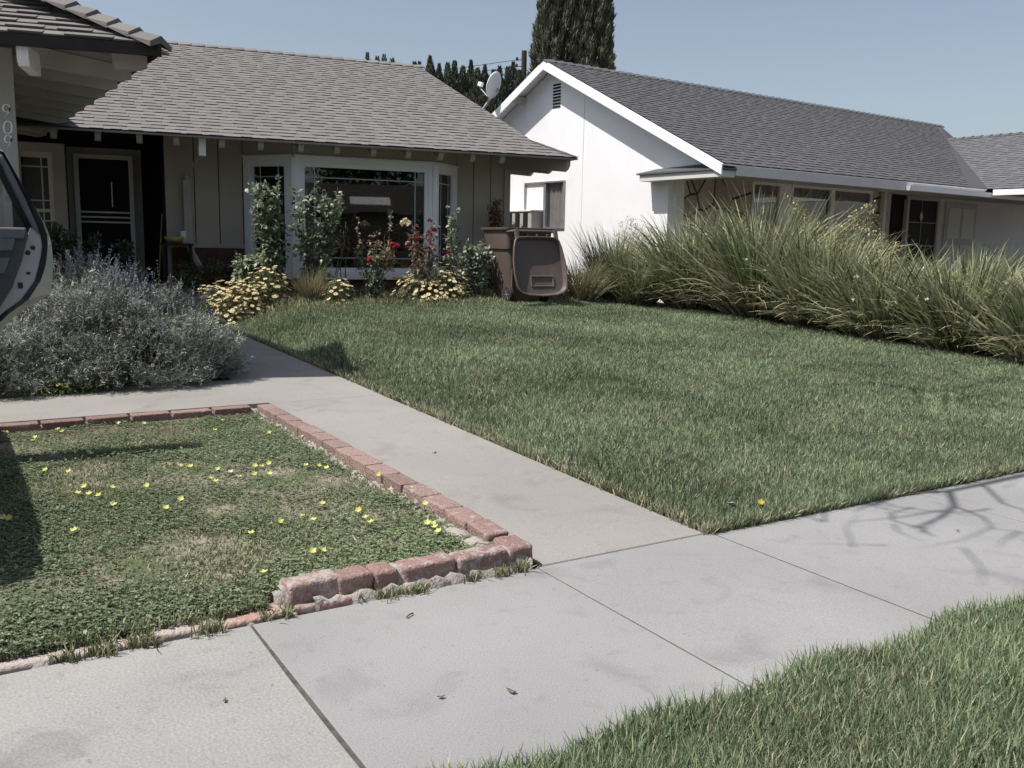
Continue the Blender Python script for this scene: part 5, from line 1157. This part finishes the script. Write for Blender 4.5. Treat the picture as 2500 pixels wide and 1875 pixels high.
for (a, b) in ((475, 605), (395, 665), (450, 675), (465, 690), (420, 715), (380, 745), (680, 585), (695, 580)): oxalis(0, 0, 'one of the yellow flowers poking out at the foot of the lavender', 'yellow flowers at the lavender', p=aty(a*.3617, 700+b*.3617, 7.52), s=.036)
for (u, v) in ((880, 703), (875, 712), (905, 714), (955, 704), (957, 712), (972, 700), (980, 718), (987, 719), (925, 722), (970, 708), (1181, 708), (1194, 716), (1196, 725), (1170, 700), (817, 702), (1005, 708)): oxalis(0, 0, 'one of the small yellow flowers along the back edge of the lawn', 'yellow flowers along the flower bed', p=G(u, v)+[0, 0, .03], s=.05)
oxalis(0, 0, 'yellow dandelion in the lawn corner nearest the sidewalk', None, p=onz(1857, 1227, .06), s=.034, col=((.62, .44, .05), (.72, .55, .1)))
n = 900; P = np.array([onz(175, 935, .2)]*n)+RS.normal(size=(n, 3))*[.22, .06, .06]; P[:, 2] = np.abs(P[:, 2]-.17)+.13
tag(npmesh('leafy_weed', leafV(P, rdir(n)+[0, -.3, .3], .02, .018), colr(n, (.08, .13, .04), (.2, .27, .1)), 'leaf', origin=(P[0][0], P[0][1], .1)), 'green leafy weed under the lavender at the walkway edge', 'weed')
p = onz(1785, 1237, .04); mb = MB(); 
for k in range(5): a = random.random()*3; mb.add([p+[.03*math.cos(a+q)*random.uniform(.5, 1), .02*math.sin(a+q), .01*random.random()+.004*k] for q in (0, 1.6, 3.1, 4.7)], [(0, 1, 2, 3)])
tag(obj('plastic_scrap', mb, 'greytrim', origin=p), 'crumpled clear plastic scrap in the lawn corner by the sidewalk', 'litter')
# low ground cover on the flower bed
def bf(n):
    X = 2.95+6.6*RS.rand(n); Y = np.interp(X, BEX, BEY)-.05+1.6*RS.rand(n)**1.3; return np.stack([X, Y, gzv(X, Y)-.01], 1)
lawn('bed_weeds', 30000, bf, None, .10, ('mixed weeds and stalks along the flower bed under the roses', 'weeds'), dens=lambda P: (.35+.5*(vnoise(P, 3) > .5)), dry=lambda P: np.full(len(P), .38), gcol=((.10, .12, .05), (.24, .26, .13)))
mb = MB(); e0 = [G(555+20*i, 752-1.1*i) for i in range(8)]; mb.tube([q+[0, 0, .02] for q in e0], .022, 6); tag(obj('bed_edging', mb, 'rubber', origin=e0[0]), 'black plastic edging strip between the lawn and the daisies', 'edging')
# ornaments and pots
q = AP(598, 700, .0); zb_ = gz(q[0], q[1]); mb = MB(); mb.lathe([(.17, 0), (.23, .1), (.26, .2), (.28, .23), (.26, .24), (.22, .2), (.0, .18)], (q[0], q[1], zb_+.02), 24); tag(obj('bowl_pot', mb, 'terra', smooth=True, origin=(q[0], q[1], zb_)), 'wide dark terracotta bowl under the drooping shrub', 'pot')
q = G(515, 735); c = aty(516, 676, q[1]+.1); t_ = thing('snail_ornament', 'glossy red spiral snail ornament rising behind the daisies', 'garden ornament', (c[0], c[1], gz(c[0], c[1])))
ax = nrm(np.array([-.52, -.85, .15])); mb = MB(); mb.lathe([(.0, -.07), (.08, -.065), (.125, -.02), (.13, .02), (.10, .06), (.04, .085), (.0, .09)], c, 24, ax); obj('shell', mb, 'glaze', t_, smooth=True)
e1 = nrm(np.cross(ax, zz)); e2 = np.cross(e1, ax); mb = MB(); sp = [c+ax*(.085-.0*k)+(e1*math.cos(k*.5)+e2*math.sin(k*.5))*(.012+.0036*k)-ax*(.0022*k) for k in range(24)]; mb.tube(sp, .008, 5); obj('spiral', mb, 'terra', t_)
mb = MB(); mb.tube([c+e1*.05+zz*.09, c+e1*.03+zz*.16], [.05, .035], 10); mb.tube([[c[0], c[1], gz(c[0], c[1])-.02], c-zz*.08], .05, 8); obj('neck', mb, 'glaze', t_, smooth=True)
mb = MB(); mb.tube([AP(958, 677, .1), AP(1015, 683, .05)], .017, 8); tag(obj('garden_pole', mb, 'yellow', origin=AP(958, 677, .1)), 'yellow pole lying level below the bay window sill', 'pole')
q = A.P(-5.62, 1.75, .44); q1_, q2_ = AP(385, 612, 1.85), AP(396, 522, 1.95); mb = MB(); mb.tube([q1_-zz*.5, q2_], .014, 6); bro = obj('broom', mb, 'yellow', origin=q1_-zz*.5); tag(bro, 'broom leaning in the dark entry recess', 'broom')
# bench with bowl and cup under the siding
bq = AP(432, 600, .95); bz = AP(432, 594, .95)[2]; bn = thing('low_bench', 'dark low bench against the siding left of the downspout', 'bench', (bq[0], bq[1], .44))
mb = MB(); mb.box((bq[0], bq[1], bz-.015), (.42, .25, .03), A.ex, A.ey); obj('seat', mb, 'door', bn)
for dx in (-.18, .18): mb = MB(); mb.box(A.ex*dx+np.array([bq[0], bq[1], (bz+.4)/2-.02]), (.03, .22, bz-.4), A.ex, A.ey); obj('leg', mb, 'door', bn)
q = A.ex*-.03+np.array([bq[0], bq[1], bz]); mb = MB(); mb.lathe([(.05, 0), (.11, .04), (.14, .09), (.13, .09), (.04, .02)], q, 18); tag(obj('bowl', mb, 'yellow', smooth=True, origin=q), 'dull yellow bowl on the bench', 'bowl')
q = A.ex*.10+np.array([bq[0], bq[1]+.05, bz]); mb = MB(); mb.lathe([(.035, 0), (.042, .17), (.036, .17), (.03, .02)], q, 14); tag(obj('cup', mb, 'blind', smooth=True, origin=q), 'white cup standing beside the yellow bowl', 'cup')
# porch plants
def porch(label, u, vt, hw, ly, vb=645, red=False, per=30, lf=(.07, .03)):
    p = AP(u, vb, ly); p[2] = max(p[2], .44); t = thing('potted_plant', label, 'potted plant', (p[0], p[1], p[2]-.12)); mb = MB(); mb.lathe([(.10, -.14), (.15, .06), (.17, .06), (.17, .10), (.14, .1), (.13, .05)], p, 18); obj('pot', mb, 'terra' if red else 'rubber', t, smooth=True)
    Vs, Cs = [], []; mb = MB()
    for i in range(14):
        tp = AP(u+hw*random.uniform(-1, 1), vt+random.random()*.5*(vb-vt), ly+random.uniform(-.1, .1)); c = cane(p, tp, .05, 5, .03); mb.tube(c, .005, 4); n = per//2; k = RS.randint(1, 6, n); q = np.array(c)[k]; Vs.append(leafV(q+rdir(n)*.03, nrm(rdir(n)+[0, 0, .2]), lf[0], lf[1])); Cs.append(colr(n, (.06, .085, .04), (.15, .19, .10)))
    obj('stems', mb, 'stem', t); npmesh('leaves', cat2(Vs), cat2(Cs), 'leaf', t)
porch('leafy plant in a red pot by the entry window', 160, 560, 30, .9, 640, True); porch('arching potted plant against the entry window trim', 138, 545, 18, 1.2, 630)
porch('potted plant before the screen door', 225, 575, 30, .9, 645); porch('small potted plant right of the screen door', 300, 592, 25, 1.0, 645)
for (u, v, hw, lbl) in ((470, 640, 45, 'dark leafy plant below the downspout'), (540, 640, 25, 'thin twiggy plant below the siding left of the bay')):
    rose(lbl, u, .55, v, hw, 12, per=40, leaf=(.05, .02), col=((.06, .08, .04), (.2, .22, .14)), spread=.06, name='shrub', cat='shrub')
# shrub behind the hedge
bq = np.array([11.6, 8.6, .3]); cn = [cane(bq+[0, 0, 0], atx(u, v, 11.5+random.uniform(-.2, .2)), .12) for u, v in ((1835, 545), (1880, 555), (1925, 490), (1960, 560), (2000, 550), (2040, 540), (2085, 520), (2120, 500), (2150, 560), (2050, 575), (1990, 590), (1900, 585), (2180, 590))]
shrub('shrub', 'sparse yellow-green shrub rising behind the hedge before the double window', 'shrub', bq, cn, per=60, leaf=(.05, .026), col=((.19, .19, .08), (.40, .38, .2)), spread=.09)
bq = np.array([12.0, 11.9, .3]); cn = [cane(np.array([10.2, 12.7, .3]), atx(u, v, 10.2), .08) for u, v in ((1520, 545), (1540, 530), (1556, 545), (1580, 560), (1508, 570))]
shrub('shrub', 'fine twiggy shrub against the white gable wall', 'shrub', (10.2, 12.7, .3), cn, per=60, leaf=(.035, .014), col=((.10, .12, .07), (.26, .28, .19)), spread=.07)
# ---- cypresses
def cypress(label, x, y, zt, r, lobes, n, z0=.3, zv=0., col=((.05, .058, .038), (.19, .19, .13)), name='cypress_tree', tuftL=.34, group=None, seed=0):
    t = thing(name, label, 'cypress', (x, y, z0), group); mb = MB(); mb.tube([(x, y, z0), (x, y, zt*.6)], [.25, .1], 8); obj('trunk', mb, 'bark', t)
    Vs, Cs = [], []
    for (ox, oy, rr0, top) in lobes:
        m = n//len(lobes); a = RS.rand(m)*6.28; h = zv+(top-zv)*RS.rand(m); f = (h-z0)/(top-z0); prof = rr0*np.clip(1.12*(1-f**3.2), .0, 1)**.8*np.clip(f*7+.2, 0, 1)
        bump = 1+.13*np.sin(a*5+h*1.6+seed)+.10*np.sin(a*11-h*3.7)+.07*np.sin(h*7+a*3)
        rad = prof*bump*(.80+.2*RS.rand(m)**.4); P = np.stack([x+ox+rad*np.cos(a), y+oy+rad*np.sin(a), h], 1)
        d = nrm(np.stack([np.cos(a)*.32, np.sin(a)*.32, np.ones(m)], 1)+.28*rdir(m)); Vs.append(leafV(P, d, tuftL*(.5+.7*RS.rand(m)), tuftL*.22*(.6+.7*RS.rand(m)), bend=.3))
        Cs.append(colr(m, *col, .1)*(.65+.35*(bump[:, None]-.8)/.2).clip(.35, 1.5))
    npmesh('crown', cat2(Vs), cat2(Cs), 'dryleaf', t); return t
def at_depth(u, v, d): return CP+ray(u, v)*d   # ray has unit forward component
p = at_depth(1401, 100, 34.); R1 = 80/2240*34
rdir2 = np.array([math.sin(HEAD), -math.cos(HEAD)])
cypress('massive dark twin-lobed cypress rising behind the white house', p[0], p[1], 14, R1, [(-.55*rdir2[0], -.55*rdir2[1], R1*.74, 13.8), (.68*rdir2[0], .68*rdir2[1], R1*.60, 13.9)], 52000, zv=3.5, tuftL=.30, seed=1)
tops = [(897, 128, 6), (921, 137, 5), (938, 132, 7), (958, 140, 5), (1012, 150, 6), (1024, 150, 7), (1050, 135, 12), (1072, 155, 12), (1093, 152, 10), (1110, 148, 14), (1130, 160, 12), (1150, 146, 14), (1166, 165, 12), (1184, 158, 13), (1205, 170, 12), (1220, 160, 13), (1240, 162, 12), (1253, 150, 12), (1270, 170, 13)]
desc = ['tallest of the spiky tips over the left house ridge', 'thin one next to the leftmost tip', 'middle one of the ridge group', 'rightmost of the ridge group', 'small tip just left of the ridge end', 'small tip at the ridge end', 'tall pointed one just right of the ridge end', 'low one right of the pointed one', 'third from the ridge end', 'pointed one over the hip slope', 'one with a blunt tip over the hip slope', 'tall one left of the dish receiver', 'low one left of the dish receiver', 'one behind the dish receiver', 'low one behind the dish', 'one behind the top of the dish', 'one between dish and utility pole', 'tall one beside the utility pole', 'last one at the gable edge']
for i, (u, v, hw) in enumerate(tops):
    p = at_depth(u, v, 29+(i % 3)*1.2); r = max(.5, hw/2240*30*1.9+.3)
    n_ = 5200 if u > 1000 else 2400
    t = thing('hedge_cypress', 'row cypress behind the houses, '+desc[i], 'cypress', (p[0], p[1], .3), 'spiky cypress row behind the houses'); mb = MB(); mb.tube([(p[0], p[1], .3), (p[0], p[1], p[2]*.6)], [.12, .04], 6); obj('trunk', mb, 'bark', t)
    Ps, Ds, Ss = [], [], []
    for k in range(4 if u > 1000 else 2):
        ox, oy = (0, 0) if k == 0 else RS.normal(size=2)*.34; tz = p[2]-(0 if k == 0 else .25+.7*RS.rand()); m_ = n_//(2 if k == 0 else 5)
        h = 1.8+(tz-1.8)*RS.rand(m_)**.5; f = tz-h; prof = np.minimum(r*(.8 if k == 0 else .5), .035+f*.17+.0*f)*(1+.2*np.sin(h*6+i+k)); a = RS.rand(m_)*6.28; rad = prof*(.4+.6*RS.rand(m_)**.5)
        Ps.append(np.stack([p[0]+ox+rad*np.cos(a), p[1]+oy+rad*np.sin(a), h-.05], 1)); Ds.append(nrm(np.stack([np.cos(a)*.3, np.sin(a)*.3, np.ones(m_)], 1)+.22*rdir(m_))); Ss.append(np.clip(.07+f*.10, .07, .24))
    P, d, S_ = cat2(Ps), cat2(Ds), cat2(Ss); n_ = len(P)
    npmesh('crown', leafV(P, d, S_*(.8+.6*RS.rand(n_)), S_*.30, bend=.3), colr(n_, (.04, .05, .034), (.14, .15, .10), .15), 'dryleaf', t)
# utility pole and wires
p = at_depth(1280, 124, 44.); pole = thing('utility_pole', 'dark wooden utility pole between the cypress row and the gable', 'utility pole', (p[0], p[1], .3))
mb = MB(); mb.tube([(p[0], p[1], .3), tuple(p)], [.17, .13], 10); obj('shaft', mb, 'polewood', pole)
rv = np.array([math.sin(HEAD), -math.cos(HEAD), 0])
ins = []
for dz, dx in ((-.42, -.34), (-.72, -.36), (-1.0, -.32)):
    q = p+zz*dz+rv*dx; mb = MB(); mb.tube([p+zz*dz, q], .02, 5); mb.lathe([(.05, -.08), (.07, 0), (.05, .08)], q+zz*.04, 8); obj('insulator', mb, 'wire', pole); ins.append(q)
q = p+zz*-1.1+rv*.25; mb = MB(); mb.lathe([(.09, -.1), (.09, .1)], q, 10); mb.tube([p+zz*-1.1, q], .02, 5); obj('transformer_fitting', mb, 'wire', pole)
for k, (q, (u, v)) in enumerate(zip(ins, ((1060, 172), (1060, 180), (1060, 187)))):
    e = at_depth(u-500, v+(30 if k == 0 else 34+k*3), 58.); mb = MB(); mb.tube([q+(e-q)*i/16-zz*.9*4*(i/16)*(1-i/16)*.35 for i in range(17)], .014, 4); o = obj('power_line', mb, 'wire', origin=q); tag(o, ('top', 'middle', 'lowest')[k]+' of the three wires running left from the utility pole', 'power line', 'wires from the utility pole')
# ============================================================ STREET TREE (its bare branches shade the far sidewalk) AND HOUSE ACROSS THE STREET
def sh(u, v, h): return onz(u, v, 0.)+np.array(sd)/sd.z*h
tr = thing('street_tree', 'bare street tree overhead whose branch shadows cross the far sidewalk', 'tree', (1.1, -.55, -.1))
mb = MB(); fork = np.array([1.35, -.1, 2.6]); mb.tube([(1.1, -.55, -.1), (1.15, -.45, 1.3), fork], [.14, .11, .09], 10); 
def br(pts, r): mb.tube(pts, [r*(1-.75*i/(len(pts)-1)) for i in range(len(pts))], 6)
b1 = [sh(2500, 1160, 4.4), sh(2400, 1182, 4.3), sh(2312, 1200, 4.2), sh(2200, 1204, 4.1), sh(2130, 1235, 4.0)]
start = sh(2700, 1135, 4.3); br([fork, fork*.5+start*.5+zz*.3, start], .045)
br([start]+b1, .035)
br([sh(2318, 1200, 4.2), sh(2330, 1235, 4.1), sh(2300, 1262, 4.0), sh(2240, 1285, 3.9), sh(2225, 1290, 3.9)], .022)
br([sh(2245, 1284, 3.9), sh(2262, 1300, 3.8), sh(2285, 1310, 3.8)], .013); br([sh(2200, 1204, 4.1), sh(2120, 1232, 4.), sh(2085, 1250, 4.)], .013)
br([sh(2235, 1286, 3.9), sh(2180, 1270, 3.8), sh(2170, 1250, 3.8), sh(2240, 1250, 3.8)], .008)
br([sh(2400, 1182, 4.3), sh(2450, 1230, 4.4), sh(2500, 1245, 4.4), sh(2560, 1290, 4.4)], .014); br([sh(2330, 1235, 4.1), sh(2400, 1262, 4.1), sh(2425, 1290, 4.1), sh(2500, 1300, 4.1)], .012)
for k in range(24):
    a = sh(random.uniform(1980, 2520), random.uniform(1150, 1340), random.uniform(3.8, 5.2)); d = rdir(1)[0]*random.uniform(.3, .7); d[2] *= .4; br([a, a+d*.5+rdir(1)[0]*.05, a+d], random.uniform(.005, .010))
for k in range(5):
    a = 2*math.pi*k/5+.3; e = fork+np.array([math.cos(a)*1.5, -abs(math.sin(a))*1.6-.2, 1.6+random.random()]); br([fork, (fork+e)/2+[0, 0, .2], e], .05)
    for j in range(6): s_ = fork+(e-fork)*random.uniform(.4, 1); br([s_, s_+rdir(1)[0]*.5+[0, 0, .3], s_+rdir(1)[0]*.8+[0, 0, .7]], .015)
# shade over the far right of the lawn
for k in range(70):
    q = np.array([random.uniform(6.2, 10.2), random.uniform(3.4, 6.6), .15])+np.array(sd)/sd.z*random.uniform(4.3, 5.4); d = rdir(1)[0]*random.uniform(.5, 1.2); d[2] *= .4; br([q, q+d*.5+rdir(1)[0]*.12, q+d], random.uniform(.012, .03))
br([start, sh(2800, 1080, 5.2), np.array([7.2, 4.6, .15])+np.array(sd)/sd.z*5.6, np.array([9, 5, .15])+np.array(sd)/sd.z*6.2], .05)
obj('trunk_and_branches', mb, 'bark', tr, smooth=True)
oh = thing('opposite_house', 'dark-roofed house across the street, seen only mirrored in the bay window', 'house', (14, -22, 0))
mb = MB(); mb.box((16, -24, 1.3), (20, 9, 2.8)); obj('wall', mb, 'siding', oh)
mb = MB(); mb.add([(5, -18.6, 2.6), (27, -18.6, 2.6), (27, -24, 4.3), (5, -24, 4.3), (5, -29.6, 2.6), (27, -29.6, 2.6)], [(0, 1, 2, 3), (3, 2, 5, 4), (0, 3, 4), (1, 5, 2)]); obj('roof', mb, 'hedgebg', oh)
pg = A.P(-3.1, .63, 0); rdr = ray(905, 492); tg = ((pg-CP)@A.ey)/(rdr@A.ey); hitp = CP+rdr*tg; rf = rdr-2*(rdr@A.ey)*A.ey; aw = hitp+rf*((-18.3-hitp[1])/rf[1])
mb = MB()
AS = .62
for k in range(14): mb.add([aw+AS*np.array([k*.22-1.5, 0, -.25]), aw+AS*np.array([k*.22-1.40, 0, -.19]), aw+AS*np.array([k*.22-1.28, 0, -.25]), aw+AS*np.array([k*.22-1.5, -.9, .35]), aw+AS*np.array([k*.22-1.40, -.9, .41]), aw+AS*np.array([k*.22-1.28, -.9, .35])], [(0, 1, 4, 3), (1, 2, 5, 4)])
obj('awning', mb, 'whitewood', oh); mb = MB(); mb.box(aw+AS*np.array([1.45, 0, -.9]), (.14, .04, .5)); obj('awning_post', mb, 'whitewood', oh)
tag(grid('far_lawn', -60, 90, -34, -11.7, 10, 4, lambda x, y: -.05, 'turf'), kind='structure')
def farm(x, y, h, r, lab):
    t = thing('broadleaf_tree', lab, 'tree', (x, y, 0)); m_ = MB(); m_.tube([(x, y, 0), (x+.2, y, h*.5), (x, y+.3, h*.8)], [.25, .16, .06], 8); obj('trunk', m_, 'bark', t); n = 6000
    c = np.array([[x, y, h*.65]])+rdir(30)*r*.6; k = RS.randint(0, 30, n); q = c[k]+rdir(n)*(RS.rand(n, 1)**.4)*r*.45; npmesh('crown', leafV(q, rdir(n), .3, .2), colr(n, (.03, .045, .02), (.09, .12, .05)), 'leaf', t)
for i, (x, y, h, r) in enumerate(((2, -16, 8, 3), (24, -17, 9, 3.4), (9, -33, 11, 4), (33, -20, 9, 4), (-8, -22, 10, 4))): farm(x, y, h, r, 'green street tree across the road, '+('left of the opposite house', 'right of the opposite house', 'behind the opposite house', 'far to the right', 'far to the left')[i])
